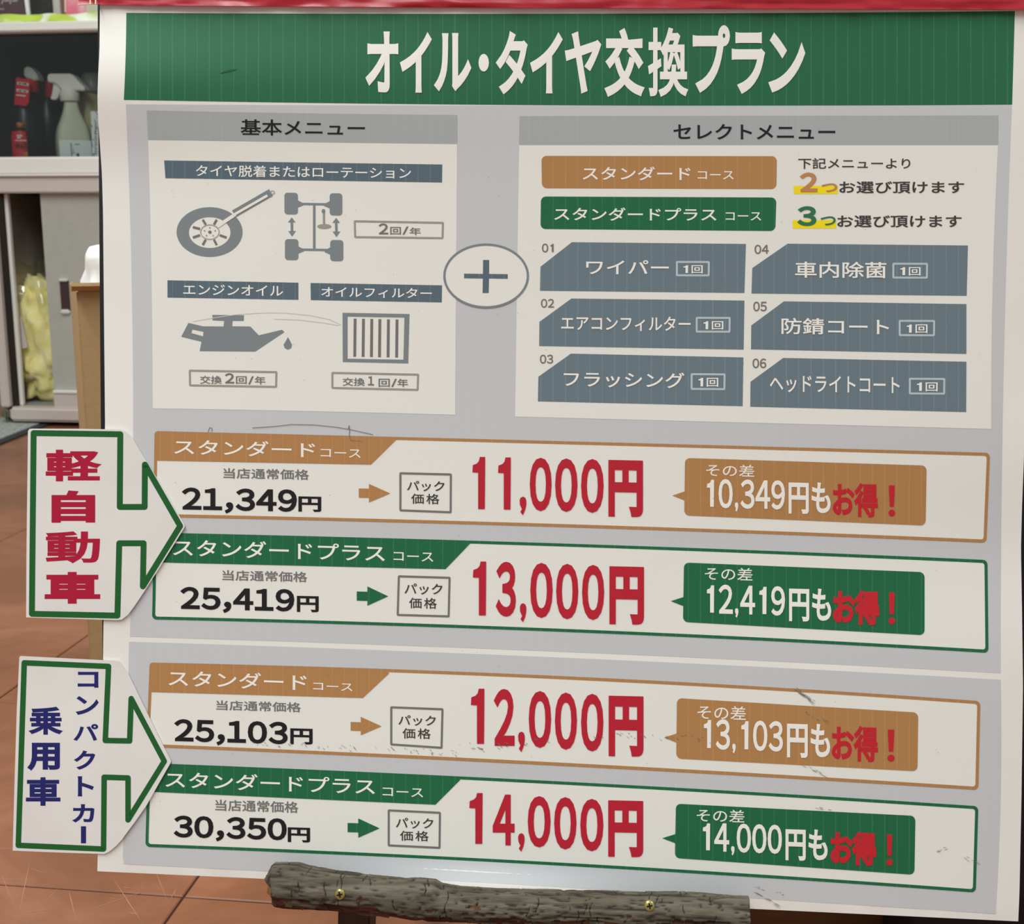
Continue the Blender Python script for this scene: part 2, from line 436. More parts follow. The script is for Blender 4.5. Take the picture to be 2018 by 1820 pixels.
def build_sheet():
    nx, ny = 92, 92; front = []; back = []
    for j in range(ny+1):
        for i in range(nx+1):
            u = i/nx; tj = j/ny
            y = -22+(1765+22)*tj
            for _ in range(2):
                x = interp(LEFT, y)+(interp(RIGHT, y)-interp(LEFT, y))*u
                y = -22+(interp(BOTTOM, x)+22)*tj
            x = interp(LEFT, y)+(interp(RIGHT, y)-interp(LEFT, y))*u
            k = 0.0
            if j > ny-4 and i < 3: k = 0.0012*(3-i)/3*(j-(ny-4))/4         # dog-eared lower left corner
            if j == ny: k += 0.0006*noise.noise((i*0.35, 0, 3))
            p = sheet(x, y, k); front.append(p); back.append(p-PN*0.0005)
    n = len(front); w = nx+1
    f = [(j*w+i, (j+1)*w+i, (j+1)*w+i+1, j*w+i+1) for j in range(ny) for i in range(nx)]
    f += [tuple(reversed([a+n for a in q])) for q in f[:nx*ny]]
    for i in range(nx):
        f.append((i, i+1, i+1+n, i+n)); a = ny*w+i; f.append((a+1, a, a+n, a+1+n))
    for j in range(ny):
        a = j*w; f.append((a+w, a, a+n, a+w+n)); b = j*w+nx; f.append((b, b+w, b+w+n, b+n))
    o = from_py('price_poster', front+back, f, M['paper'], None, True)
    crisp(o, nx*ny*2); return o
poster = build_sheet()
tag(poster, 'large printed price poster with green title band and four price rows, on a log rail', 'poster')

# grey grounds
pr_rect('gray_ground', [(248, 205.5), (1994, 207), (1972, 1326), (256, 1254)], M['gray'], 1, poster, (2, -6, 10, -6))
pr_rect('gray_ground', [(254, 1264), (1972, 1339), (1962, 1800), (241, 1702)], M['gray'], 1, poster, (-6, -4, 2, 5))
# title band
tb = pr_rect('title_band', [(249, 25.3), (2000, 22), (1994.6, 206), (244, 196.5)], M['tgreen'], 1, poster, (3.5, 6, 1, 0))
for ch, x0, y0, x1, y1 in (('オ', 720, 62, 785, 182), ('イ', 788, 63, 851, 182.5), ('ル', 855, 65, 929, 180), ('・', 943, 106, 963.5, 141),
                           ('タ', 977, 61, 1040, 186), ('イ', 1044.5, 63, 1109, 184), ('ヤ', 1113, 61.5, 1185, 184.5), ('交', 1191, 55, 1270.6, 191),
                           ('換', 1277, 54, 1356.5, 191), ('プ', 1365, 49.5, 1438.5, 183), ('ラ', 1442, 63, 1508, 185), ('ン', 1514, 64, 1587, 182.5)):
    text('title_letter', ch, x0, y0, x1, y1, M['white_ink'], 3.5, tb, 0.0, 0.034 if ch not in '換' else 0.022)
pr_poly('ink_smear', [(433, 145), (440, 141), (455, 137), (468, 136), (460, 140), (445, 143.5)], ink('smear_green', (16, 70, 46)), 2, tb, 0)

# ---- basic menu
bp = pr_rect('menu_panel', [(292, 276), (901, 284), (897, 817), (301, 804.5)], M['panel_white'], 2, poster, (0, -1, 2, 0))
bp['label'] = 'white panel of the basic menu with wheel and oil can icons'
hd = pr_rect('panel_header', [(289, 217.5), (901, 226.6), (901, 284), (292, 275.5)], M['header'], 2, poster, (1, 1, 0, 0))
text_on('header_lettering', '基本メニュー', 474, 235, 719, 268, M['black'], 4, hd, 0.008, 0.012)
def bar(c, s, x0, y0, x1, y1, slope):
    b = pr_rect('caption_bar', c, M['dslate'], 3, poster)
    text_on('caption_lettering', s, x0, y0, x1, y1, M['white_ink'], 4, b, slope, 0.008)
bar([(323.5, 316), (871.5, 324), (871, 359.4), (326, 351)], 'タイヤ脱着またはローテーション', 386, 325, 810, 352, 0.012)
bar([(330, 552), (588, 556.8), (588, 590.5), (330, 586)], 'エンジンオイル', 361, 560, 558, 583, 0.014)
bar([(612, 557.4), (871, 562), (870.5, 595.6), (612.5, 591)], 'オイルフィルター', 633, 565, 851, 588, 0.015)
def note(c, items):
    b = pr_frame('note_frame', c, 3, 4, M['line'], 3, poster)
    for s, x0, y0, x1, y1 in items:
        text('note_lettering', s, x0, y0, x1, y1, M['mid'], 4, b, 0.008, 0.022 if s in '21' else 0.012, cond=False)
note([(697, 433.7), (875, 437), (874, 471), (698, 469)], [('2', 746, 440, 765, 461.4), ('回', 769, 447, 790, 462), ('/', 793, 446, 805, 462), ('年', 807, 448, 829, 463)])
note([(372, 728), (546.7, 731), (546, 764), (372.5, 761)], [('交換', 394, 740, 437, 756), ('2', 443, 735, 461.5, 755), ('回', 465, 741, 486, 756), ('/', 489, 741, 500, 757), ('年', 502, 741, 523, 757)])
note([(653, 732.4), (826, 736), (825, 770), (653, 766)], [('交換', 675, 744, 719, 760), ('1', 725, 741, 737, 759), ('回', 746, 746, 768, 762), ('/', 771, 746, 782, 762), ('年', 783, 746, 804, 762)])
# wheel with a wrench
wh = pr_poly('wheel_icon', [ell(413, 457, 65, 49, 56), ell(413.2, 458, 41, 30.5, 48)], M['icon'], 3, poster)
pr_poly('hub_ring', [ell(413.5, 457, 19, 15, 32), ell(413.5, 457, 17.4, 13.5, 32)], M['line'], 4, wh)
pr_poly('hub_cap', [ell(413.5, 457, 3.5, 3, 16)], M['mid'], 4, wh, 0)
for k in range(8):
    a = math.radians(22.5+45*k); c, s = math.cos(a), math.sin(a)
    if k == 7:
        continue
    pr_stroke('spoke', [(413.5+21*c, 457+16*s), (413.2+36*c, 457.5+27*s)], 4.5, M['mid'], 4, wh)
for k in range(5):
    a = math.radians(72*k-90)
    pr_poly('lug_nut', [ell(413.5+11*math.cos(a), 457+8.5*math.sin(a), 1.6, 1.4, 10)], M['line'], 4, wh, 0)
wr = pr_stroke('wrench_icon', [(461, 421), (534, 379)], 15, M['icon'], 4, poster)
pr_stroke('wrench_shaft', [(428, 446), (464, 422)], 7, M['panel_white'], 5, wr)
pr_stroke('wrench_highlight', [(460, 423.5), (527, 385)], 5, M['panel_white'], 6, wr)
pr_poly('wrench_tip', [ell(537, 379, 4.5, 4, 16), ell(537, 379, 3, 2.6, 16)], M['line'], 5, wr, 0)
# chassis with rotation arrows
ch = pr_stroke('chassis_icon', [(619.3, 402), (619.3, 492)], 5, M['icon'], 3, poster)
pr_stroke('axle', [(588, 401.5), (650, 402.5)], 4.5, M['icon'], 3.2, ch)
pr_stroke('axle', [(589, 491.5), (651, 492.5)], 4.5, M['icon'], 3.2, ch)
for x0, y0, x1, y1, cx in ((560.5, 379.5, 587, 422, 598), (649.7, 380.5, 674.5, 424, 639), (561.5, 470.7, 588, 512, 599), (650.7, 472.6, 676.5, 514, 640)):
    pr_rr('tire', [(x0, y0), (x1, y0+.4), (x1, y1+.4), (x0, y1)], 6, M['icon'], 3.4, ch)
    e = x1 if cx > x1 else x0; ym = (y0+y1)/2+1
    pr_poly('axle_cone', [(e, ym-7), (cx, ym-1.5), (cx, ym+2.5), (e, ym+7)], M['icon'], 3.3, ch, 0)
for x in (575, 662.5):
    y0, y1 = (428, 466) if x < 600 else (429, 467)
    pr_poly('rotation_arrow', [(x, y0), (x+7.5, y0+10), (x+2.5, y0+10), (x+3, y1-11), (x+8, y1-11), (x+.5, y1), (x-7, y1-11), (x-2, y1-11), (x-2.5, y0+10), (x-7.5, y0+10)], M['icon'], 3.2, ch, 0)
pr_stroke('steering_column', [(638, 415), (638.8, 445)], 4.5, M['line'], 3.2, ch)
pr_poly('steering_wheel', [ell(639, 446, 14, 4.8, 24)], M['line'], 3.5, ch, 0)
pr_poly('steering_joint', [ell(637.5, 416, 3.6, 4.5, 14)], M['icon'], 3.5, ch, 0)
# oil can
oc = pr_poly('oil_can_icon', [[(371.3, 636), (400, 642.6), (440.6, 643), (441.6, 632), (418.8, 631), (418.4, 620.2), (480.7, 620.8), (480.3, 632), (458.5, 632), (457.5, 642.6), (493.2, 643),
                               (510, 660.4), (555.6, 649.5), (560.6, 654), (503, 692.5), (393.5, 691.5), (397, 673), (357, 663.2)],
                              [(379, 649), (401, 653.3), (400, 662.4), (377, 656)]], M['icon'], 3, poster)
pr_poly('oil_drop', [(567.5, 663.8), (572, 672), (575.4, 679), (574, 685.5), (567.5, 689), (561, 685.5), (558.6, 679), (563, 672)], M['icon'], 3, oc, 0)
# filter
fi = pr_poly('filter_icon', [[(675, 616), (807, 618.5), (804.5, 715.8), (675.5, 713)], [(685, 623.5), (797, 625.5), (795, 708.5), (685, 706.5)]], M['icon'], 3, poster)
for x in (699.8, 716.3, 732.7, 748.6, 765.5, 782.4):
    pr_stroke('filter_pleat', [(x, 627.6+(x-699)*.02), (x-.8, 702.5+(x-699)*.02)], 5.6, M['mid'], 3, fi)
# plus sign
pl = pr_poly('plus_disc', [ell(958, 543.5, 84, 63.5, 64)], M['panel_white'], 3, poster)
pr_poly('plus_ring', [ell(958, 543.5, 84.5, 64, 64), ell(958, 543.5, 80, 59.5, 64)], M['icon'], 4, pl)
pr_poly('plus_sign', [(952, 512), (964, 512), (963.8, 539.5), (1000.5, 540), (1000.5, 549), (963.6, 548.5), (963, 577), (951, 577), (951.5, 548.5), (914.6, 548), (914.6, 539), (951.8, 539.5)], M['dslate'], 4, pl)

# ---- select menu
sp = pr_rect('menu_panel', [(1023, 286), (1967, 286), (1953.6, 845), (1015, 820.6)], M['panel_white'], 2, poster, (0, 0, 0, -4))
sp['label'] = 'white panel of the select menu with six slate tiles'
hd = pr_rect('panel_header', [(1024, 228.7), (1967.6, 227.4), (1967, 286.3), (1023, 286)], M['header'], 2, poster)
text_on('header_lettering', 'セレクトメニュー', 1327, 244, 1646, 275, M['black'], 4, hd, 0.002, 0.014)
pt = pr_rr('course_pill', [(1067, 307), (1531, 307.6), (1530, 372.5), (1068, 370.7)], 10, M['tan'], 3, poster)
text_on('course_lettering', 'スタンダード', 1148, 328, 1361, 355.5, M['white_ink'], 4, pt, 0.003, 0.012)
text_on('course_lettering', 'コース', 1375, 337, 1446, 353.5, M['white_ink'], 4, pt, 0.003, 0.008)
pg = pr_rr('course_pill', [(1066, 387), (1530, 389), (1528, 455), (1065, 451)], 10, M['green'], 3, poster)
text_on('course_lettering', 'スタンダードプラス', 1092, 408.5, 1412, 435.5, M['white_ink'], 4, pg, 0.004, 0.012)
text_on('course_lettering', 'コース', 1430, 418, 1500, 434.5, M['white_ink'], 4, pg, 0.004, 0.008)
text('note_lettering', '下記メニューより', 1573, 311, 1794, 332.5, M['dark'], 4, sp, 0.0, 0.010)
y2 = pr_rect('highlight_mark', [(1564, 366), (1651, 366), (1651, 382), (1564, 382)], M['yellow'], 3, poster)
text('count_lettering', '2', 1576, 339.7, 1611, 378, M['lettan'], 5, y2, 0, 0.035)
text('count_lettering', 'つ', 1619, 361, 1650, 378, M['lettan'], 5, y2, 0, 0.02)
text('note_lettering', 'お選び頂けます', 1654, 357, 1900, 381, M['dark'], 4, sp, 0.0, 0.016)
y3 = pr_rect('highlight_mark', [(1562, 433.5), (1648, 433.5), (1648, 450), (1562, 450)], M['yellow'], 3, poster)
text('count_lettering', '3', 1571, 406, 1609, 445, M['green'], 5, y3, 0, 0.035)
text('count_lettering', 'つ', 1617, 426, 1647, 444, M['green'], 5, y3, 0, 0.02)
text('note_lettering', 'お選び頂けます', 1650, 424, 1895, 448, M['dark'], 4, sp, 0.0, 0.016)
tiles = [
 ('01', 'ワイパー', [(1065, 525.4), (1127, 477), (1470, 480.5), (1467, 577), (1064, 572.6)], (1068, 479.6, 1091, 497), (1155, 512, 1318, 541), (1332, 514, 1399, 544.5), .006),
 ('02', 'エアコンフィルター', [(1063, 634), (1126, 588), (1467, 592), (1465.5, 688.6), (1062.5, 681.5)], (1066, 588.6, 1092, 606), (1106, 622, 1361, 653), (1371, 624, 1440, 655.5), .009),
 ('03', 'フラッシング', [(1061, 742), (1125, 696.5), (1465, 704), (1463.5, 800), (1060, 790.5)], (1064, 698.5, 1090, 716), (1111, 731, 1349, 765), (1361, 735, 1430, 768.5), .014),
 ('04', '車内除菌', [(1482.5, 528), (1552, 480), (1907.5, 483.5), (1905, 582.6), (1481, 578)], (1487, 482, 1515, 500), (1567, 515, 1747, 548), (1758.5, 517.5, 1829, 549), .006),
 ('05', '防錆コート', [(1480.5, 641), (1545, 593.5), (1904.5, 599), (1904.5, 697), (1480, 688)], (1484.5, 594, 1511, 613), (1540, 626, 1752, 660), (1771, 630, 1843, 662.5), .010),
 ('06', 'ヘッドライトコート', [(1479, 752), (1543.5, 705), (1904.5, 712.5), (1904, 811.6), (1478.5, 801)], (1483, 706, 1510, 725), (1517, 739, 1773, 776), (1791, 744, 1863, 777.5), .016)]
for num, s, poly, nb, tbx, cb, sl in tiles:
    t = pr_poly('menu_tile', poly, M['slate'], 3, poster)
    text('tile_number', num, *nb, M['mid'], 4, t, 0, 0.016, cond=True)
    text_on('tile_lettering', s, *tbx, M['white_ink'], 5, t, sl, 0.012)
    x0, y0, x1, y1 = cb; q = sl*(x1-x0)/2
    pr_frame('count_frame', [(x0, y0), (x1, y0+q), (x1-.5, y1), (x0, y1-q)], 3, 4, M['pale'], 4, t)
    w = x1-x0; h = y1-y0
    text('count_lettering', '1', x0+w*.22, y0+h*.28, x0+w*.36, y0+h*.78, M['white_ink'], 5, t, 0, 0.0, cond=True)
    text('count_lettering', '回', x0+w*.46, y0+h*.28, x0+w*.79, y0+h*.80, M['white_ink'], 5, t, 0, 0.014)

# ---- four price rows
def price_row(kind, box, bow, tab, ctext, ctbox, c2, usual, up, en, arrow, pack, pk1, pk2, digits, bub, tip, sono, dl, enmo, toku, ex, sl):
    mat = M[kind]
    b = pr_poly('price_panel', [rr_points(box, 9, bow, inset=0), rr_points(box, 5, bow, inset=6)], mat, 3, poster)
    pr_poly('panel_fill', rr_points(box, 4, bow, inset=4.5), M['panel_white'], 2, b)
    pr_poly('course_tab', tab, mat, 4, b)
    text('course_lettering', ctext, *ctbox, M['white_ink'], 5, b, sl, 0.010)
    text_on('course_lettering', 'コース', *c2, M['white_ink'], 5, b, sl, 0.006)
    text_on('note_lettering', '当店通常価格', *usual, M['mid'], 4, b, sl*.8, 0.014)
    text('usual_price_lettering', up[0], *up[1:], M['black'], 4, b, sl*.8, 0.032, cond=False)
    text('usual_price_lettering', '円', *en, M['black'], 4, b, sl*.8, 0.03)
    x0, y0, x1, y1, ys0, ys1, xh = arrow
    ym = (y0+y1)/2
    pr_poly('arrow_mark', [(x0, ys0), (xh, ys0+.5), (xh, y0), (x1, ym+.5), (xh, y1), (xh, ys1+.5), (x0, ys1)], mat, 4, b, 0)
    pr_frame('pack_frame', pack, 3, 4, M['mid'], 4, b)
    text_on('pack_lettering', 'パック', *pk1, M['dark'], 4, b, sl*.6, 0.012)
    text_on('pack_lettering', '価格', *pk2, M['dark'], 4, b, sl*.6, 0.010, gap=1.12)
    for c, d0, e0, d1, e1 in digits:
        text('price_digit', c, d0, e0, d1, e1, M['red'], 5, b, 0.022 if c == '円' else 0.0, (0.046 if c == '円' else 0.034) if c not in '1,' else 0, cond=True)
    bb = pr_rr('speech_bubble', bub, 10, mat, 4, poster)
    bx = bub[0][0]
    pr_poly('bubble_pointer', [(tip[0], tip[1]), (bx+2, tip[2]), (bx+2, tip[3])], mat, 4, bb, 0)
    text_on('saving_lettering', 'その差', *sono, M['white_ink'], 5, bb, sl*.9, 0.004)
    text_on('saving_lettering', dl[0], *dl[1:], M['white_ink'], 6, bb, sl, 0.022, cond=True)
    text_on('saving_lettering', '円も', *enmo, M['white_ink'], 6, bb, sl, 0.028)
    text_on('gain_lettering', 'お得', *toku, M['redbg'], 6, bb, sl, 0.034 if kind == 'tan' else 0.05)
    text_on('gain_lettering', '！', *ex, M['redbg'], 6, bb, 0, 0.02)
    return b
price_row('tan', [(304.5, 849), (1951, 892), (1944, 1069), (302, 1018)], (-1, -5, 0, 0),
    [(304.5, 856), (306, 851), (311, 849), (779.5, 861.5), (783, 864), (731, 915), (309, 907)],
    'スタンダード', (343, 868, 621.5, 898.5), (632, 884, 711, 902), (440, 922, 609, 945), ('21,349', 358, 962, 585, 1012), (588, 978, 633, 1008),
    (707, 953, 769, 989.5, 962, 980, 727), [(787, 930), (890.5, 932.5), (890, 1011), (787, 1007)], (802, 947, 876, 968), (810, 972, 866, 993),
    [('1', 931, 900, 956, 1002.6), ('1', 981.5, 901, 1006.5, 1003.5), (',', 1024, 978, 1037, 1014.5), ('0', 1044, 901.5, 1087, 1006.6), ('0', 1094, 903, 1138, 1008), ('0', 1145, 904, 1189.5, 1010), ('円', 1199, 906.5, 1267, 1018)],
    [(1350, 902), (1826, 917), (1824, 1035), (1348.5, 1015)], (1325, 976, 967, 986.5), (1391.5, 914, 1486.5, 939),
    ('10,349', 1393, 943, 1547, 1010), (1554, 949, 1637, 1013.5), (1641, 950, 1730, 1019), (1751, 956, 1764, 1017), 0.024)
price_row('green', [(301, 1049), (1946, 1103), (1948, 1286), (299.5, 1220)], (-5, -8, 1, 0),
    [(301, 1056), (303, 1051), (308, 1049.5), (925, 1065.5), (928, 1069), (878, 1121), (305, 1107.5)],
    'スタンダードプラス', (341, 1067, 758.6, 1101), (775.6, 1087, 854, 1106.5), (438, 1123, 605.6, 1146.5), ('25,419', 355, 1158, 580, 1208), (585, 1174, 628, 1205.5),
    (703, 1155, 765, 1193, 1165, 1183, 724), [(784, 1133), (888, 1136), (886, 1216), (781.6, 1213)], (797, 1149, 872, 1171.5), (806, 1177, 861, 1199),
    [('1', 932, 1106, 958, 1212), ('3', 977, 1106.5, 1016.5, 1214.5), (',', 1024.5, 1188, 1037, 1225.5), ('0', 1045, 1108.6, 1089, 1217), ('0', 1096, 1110.5, 1139.5, 1219.5), ('0', 1147, 1112.6, 1190.5, 1221), ('円', 1201, 1116, 1269, 1230)],
    [(1348, 1108), (1822, 1127), (1822, 1251), (1346, 1225)], (1322, 1184, 1175, 1195), (1389, 1117, 1483, 1143.5),
    ('12,419', 1393, 1151, 1547, 1219), (1555, 1158, 1638, 1225.5), (1641, 1161, 1733, 1232), (1751, 1167, 1764, 1230), 0.028)
price_row('tan', [(295, 1305), (1932, 1381), (1928, 1556), (288, 1471)], (-11, -5, 0, 0),
    [(294.5, 1312), (296, 1307), (301, 1305), (764, 1323), (767, 1326), (715, 1374.7), (297.6, 1363)],
    'スタンダード', (332, 1324, 604.6, 1356), (617, 1344.5, 695, 1361.5), (426, 1379.5, 593, 1402.5), ('25,103', 343, 1419, 567, 1469), (572, 1435, 616, 1466),
    (691, 1412, 752, 1448, 1422, 1439, 711), [(769, 1391), (874, 1395), (872, 1475), (769, 1468)], (785, 1408.5, 859, 1430), (793, 1434, 849, 1455.5),
    [('1', 928, 1356.5, 954.5, 1465), ('2', 973, 1357, 1014, 1469), (',', 1021, 1441, 1034, 1481.5), ('0', 1042, 1361, 1086, 1473), ('0', 1093.5, 1364, 1137, 1476.6), ('0', 1145, 1366.5, 1189, 1480), ('円', 1199.5, 1371, 1268, 1490)],
    [(1334, 1375), (1809.5, 1403.5), (1808, 1519), (1332.7, 1494)], (1309, 1452.5, 1444, 1464), (1374.6, 1389, 1470, 1418),
    ('13,103', 1387, 1416, 1543, 1487), (1551, 1424, 1636, 1494.5), (1639, 1428, 1730, 1501), (1749, 1437, 1763, 1500), 0.034)
price_row('green', [(291, 1503), (1928, 1588), (1923, 1758), (286.5, 1668)], (-6, -8, 0, 0),
    [(291, 1510), (293, 1505), (298, 1503.5), (904, 1533), (907, 1536), (858, 1585), (296, 1559.5)],
    'スタンダードプラス', (326, 1526, 739, 1558.5), (754, 1551, 834, 1570.5), (424, 1575, 588, 1601), ('30,350', 342, 1609, 565, 1658), (567, 1630, 611, 1659),
    (685, 1612, 748, 1650, 1621, 1639, 706), [(764, 1594), (869, 1599), (868, 1672), (764, 1667)], (780, 1610.5, 854, 1632.5), (788, 1636, 845, 1657),
    [('1', 925, 1562, 951, 1662), ('4', 971, 1565, 1014, 1665), (',', 1021, 1641, 1033.5, 1677.5), ('0', 1040, 1568, 1085, 1669), ('0', 1092, 1570, 1136, 1673), ('0', 1143.5, 1573.5, 1189, 1676.5), ('円', 1198.6, 1577, 1267.5, 1688)],
    [(1332, 1583), (1804, 1607), (1802, 1723), (1330, 1690)], (1305, 1651, 1642, 1662), (1373, 1593, 1467, 1620),
    ('14,000', 1385, 1620, 1541, 1688), (1548, 1632, 1631, 1697), (1636, 1636, 1727, 1706), (1747, 1644, 1759, 1705), 0.035)

# ---- scuffs and pen marks on the print
def scuffs():
    rnd = random.Random(4); bm = bmesh.new()
    def seg(x0, y0, x1, y1, w):
        d = Vector((x1-x0, y1-y0, 0)); t = Vector((-d.y, d.x, 0)).normalized()*w/2
        a = Vector((x0, y0, 0)); b = Vector((x1, y1, 0)); c = (a+b)/2
        bm.faces.new([bm.verts.new(q) for q in (a, c+t, b, c-t)])
    for x0, y0, x1, y1, n in ((500, 1463, 900, 1482, 46), (910, 1462, 960, 1478, 9), (960, 1468, 1200, 1448, 16), (1200, 1447, 1345, 1452, 16), (1340, 1450, 1400, 1458, 8)):
        for _ in range(n):
            k = rnd.random(); x = x0+(x1-x0)*k+rnd.uniform(-3, 3); y = y0+(y1-y0)*k+rnd.uniform(-5, 5)
            l = rnd.uniform(3, 10); a = rnd.uniform(0.2, 0.9)
            seg(x, y, x+l*math.cos(a), y+l*math.sin(a), rnd.uniform(.7, 1.5))
    for x0, y0, x1, y1, n in ((1560, 1352, 1612, 1392, 26), (1585, 1400, 1600, 1412, 5), (1610, 1412, 1640, 1428, 7), (1580, 1505, 1630, 1530, 9), (1838, 1682, 1870, 1665, 6), (1895, 1685, 1938, 1707, 7),
                              (1485, 1746, 1508, 1752, 5), (1482, 1755, 1545, 1790, 10), (1530, 1756, 1548, 1762, 4), (1600, 1590, 1640, 1596, 4), (1545, 1728, 1548, 1730, 2)):
        for _ in range(n):
            k = rnd.random()*.75; x = x0+(x1-x0)*k+rnd.uniform(-4, 4); y = y0+(y1-y0)*k+rnd.uniform(-3, 3)
            f = rnd.uniform(.12, .28)
            seg(x, y, x+(x1-x0)*f+2, y+(y1-y0)*f+1, rnd.uniform(.6, 1.2))
    for _ in range(110):
        x = rnd.uniform(300, 1940); y = rnd.choice([rnd.uniform(300, 800), rnd.uniform(830, 1700)]); l = rnd.uniform(1, 2.6)
        seg(x, y, x+l, y+rnd.uniform(-1, 1), 1.1)
    o = pix_object('scuff_marks', bm, M['scuff'], 7, poster, 0); o['kind'] = 'stuff'
scuffs()
def pen():
    bm = bmesh.new()
    for pts, w in (([(497, 843), (540, 840), (575, 836), (620, 837), (660, 841), (690, 846), (735, 856)], 1.2), ([(410, 851), (413, 842), (418, 844), (417, 850)], 1.1),
                   ([(686, 845), (688, 838), (689, 850), (688, 860), (692, 868), (688, 857)], 1.2), ([(692, 868), (712, 869)], 1.0)):
        b = stroke(pts, w)
        me = bpy.data.meshes.new('x'); b.to_mesh(me); b.free(); bm.from_mesh(me); bpy.data.meshes.remove(me)
    o = pix_object('pen_marks', bm, M['scuff'], 5, poster, 0); o['kind'] = 'stuff'
    bm = bmesh.new()
    for pts in ([(380, 633), (415, 627), (470, 619), (520, 616), (560, 616), (610, 621), (650, 629), (672, 640)], [(540, 628), (590, 630), (640, 636), (668, 641)]):
        b = stroke(pts, 1.3)
        me = bpy.data.meshes.new('x'); b.to_mesh(me); b.free(); bm.from_mesh(me); bpy.data.meshes.remove(me)
    o = pix_object('faint_creases', bm, M['scuff_pale'], 3.6, poster, 0); o['kind'] = 'stuff'
pen()

# ------------------------------------------------------------------ arrow cards stuck on the sheet's edge
def smooth_outline(pts, r=0):
    return pts
def card(name, outline, arrow, aw, letters, label, matl):
    z = 9.0
    bm = poly_bm([outline]); cut(bm, 40)
    res = bmesh.ops.extrude_face_region(bm, geom=bm.faces[:])
    for q in res['geom']:
        if isinstance(q, bmesh.types.BMVert): q.co.z = 0.0009
    for q in bm.verts: q.co = sheet(q.co.x, q.co.y, z*LY+q.co.z)
    bmesh.ops.recalc_face_normals(bm, faces=bm.faces[:])
    o = from_bm(name, bm, M['card'])
    tag(o, label, 'card', 'arrow cards on the left edge of the poster')
    L = z+0.0009/LY
    pr_stroke('arrow_outline', arrow, aw, M['cgreen'], L+1, o, True, 40)
    for c, x0, y0, x1, y1, b in letters:
        if c == '|': pr_rect('letter', [(x0, y0), (x1, y0), (x1, y1), (x0, y1)], matl, L+1, o)
        else: text('letter', c, x0, y0, x1, y1, matl, L+1, o, 0, b)
    return o
card('arrow_card', [(58, 845), (62, 844.3), (150, 844.5), (238, 846), (248, 850), (262, 863), (272, 881), (290, 911), (312, 945.7), (340, 993), (363, 1032), (364.5, 1036), (363, 1040), (340, 1077), (308, 1128), (281, 1170), (262, 1198), (252, 1211), (240, 1220.5), (231, 1221.5), (150, 1219), (51.5, 1216), (52, 1100), (54.5, 900), (55, 849)],
     [(66.2, 853), (237, 855.3), (236, 998.5), (285, 998.5), (285.5, 915), (355, 1036), (281.5, 1155), (283, 1070), (235, 1070), (231.3, 1212.5), (62.8, 1209)], 11.6,
     [('軽', 90, 885.7, 200.5, 948, .032), ('自', 101.5, 966, 187.5, 1029.5, .045), ('動', 90, 1046.5, 197, 1109.5, .026), ('車', 88, 1126.5, 197.5, 1189, .040)],
     'white arrow-shaped card with green outline and four crimson characters, upper one on the poster edge', M['cred'])
card('arrow_card', [(40, 1292), (140, 1297), (228, 1301.5), (236, 1303), (244, 1315), (252, 1324.6), (270, 1362), (289, 1401.5), (315, 1455), (336, 1496), (337, 1500), (335, 1505), (315, 1540), (289, 1586), (268, 1616), (249, 1641.5), (240, 1654), (229, 1666), (216, 1677), (206, 1682), (110, 1679), (25, 1675.5), (28, 1560), (33, 1400), (38, 1295)],
     [(47.7, 1305.5), (213.8, 1312.6), (207.4, 1458.5), (255.4, 1459.4), (258.5, 1376), (323.7, 1499.4), (252.3, 1615), (252.3, 1532.3), (205.2, 1530.8), (204, 1672.3), (36, 1665)], 10.8,
     [('コ', 153, 1323, 194, 1354.5, .03), ('ン', 149, 1371, 194.5, 1408, .03), ('パ', 144.5, 1426, 193.5, 1459, .025), ('ク', 145.5, 1478, 188, 1516, .03), ('ト', 153, 1529, 185, 1568.5, .03), ('カ', 142, 1584, 186, 1620, .03), ('|', 159.5, 1627.5, 169.5, 1661, 0),
      ('乗', 56, 1392, 124, 1447, .03), ('用', 53.5, 1463, 118, 1518, .04), ('車', 51, 1531, 119, 1587, .032)],
     'white arrow-shaped card with green outline and navy characters, lower one on the poster edge', M['cnavy'])

# ------------------------------------------------------------------ black display board, red banner, easel with log rail
m_black = noisy('black_board', (14, 13, 14), (24, 22, 23), 60, 0.55, 0.4)
def slab(name, corners, thick, mat, parent=None, bevel=0.0):
    """slab from four front corners, thickness away from the viewer"""
    v = [Vector(c) for c in corners]+[Vector(c)-PN*thick for c in corners]
    bm = bmesh.new(); q = [bm.verts.new(p) for p in v]
    for f in ((0, 1, 2, 3), (7, 6, 5, 4), (0, 4, 5, 1), (1, 5, 6, 2), (2, 6, 7, 3), (3, 7, 4, 0)): bm.faces.new([q[i] for i in f])
    bmesh.ops.recalc_face_normals(bm, faces=bm.faces[:])
    if bevel: bmesh.ops.bevel(bm, geom=bm.edges[:], offset=bevel, segments=2, affect='EDGES')
    return from_bm(name, bm, mat, parent)
BO = -0.026
board = slab('display_board', [flat(190.5, -70, BO), flat(2062, -70, BO), flat(2046, 1770, BO), flat(204, 1690, BO)], 0.012, m_black, None, 0.001)
tag(board, 'thin black board behind the price poster, its edge showing along both sides', 'board')

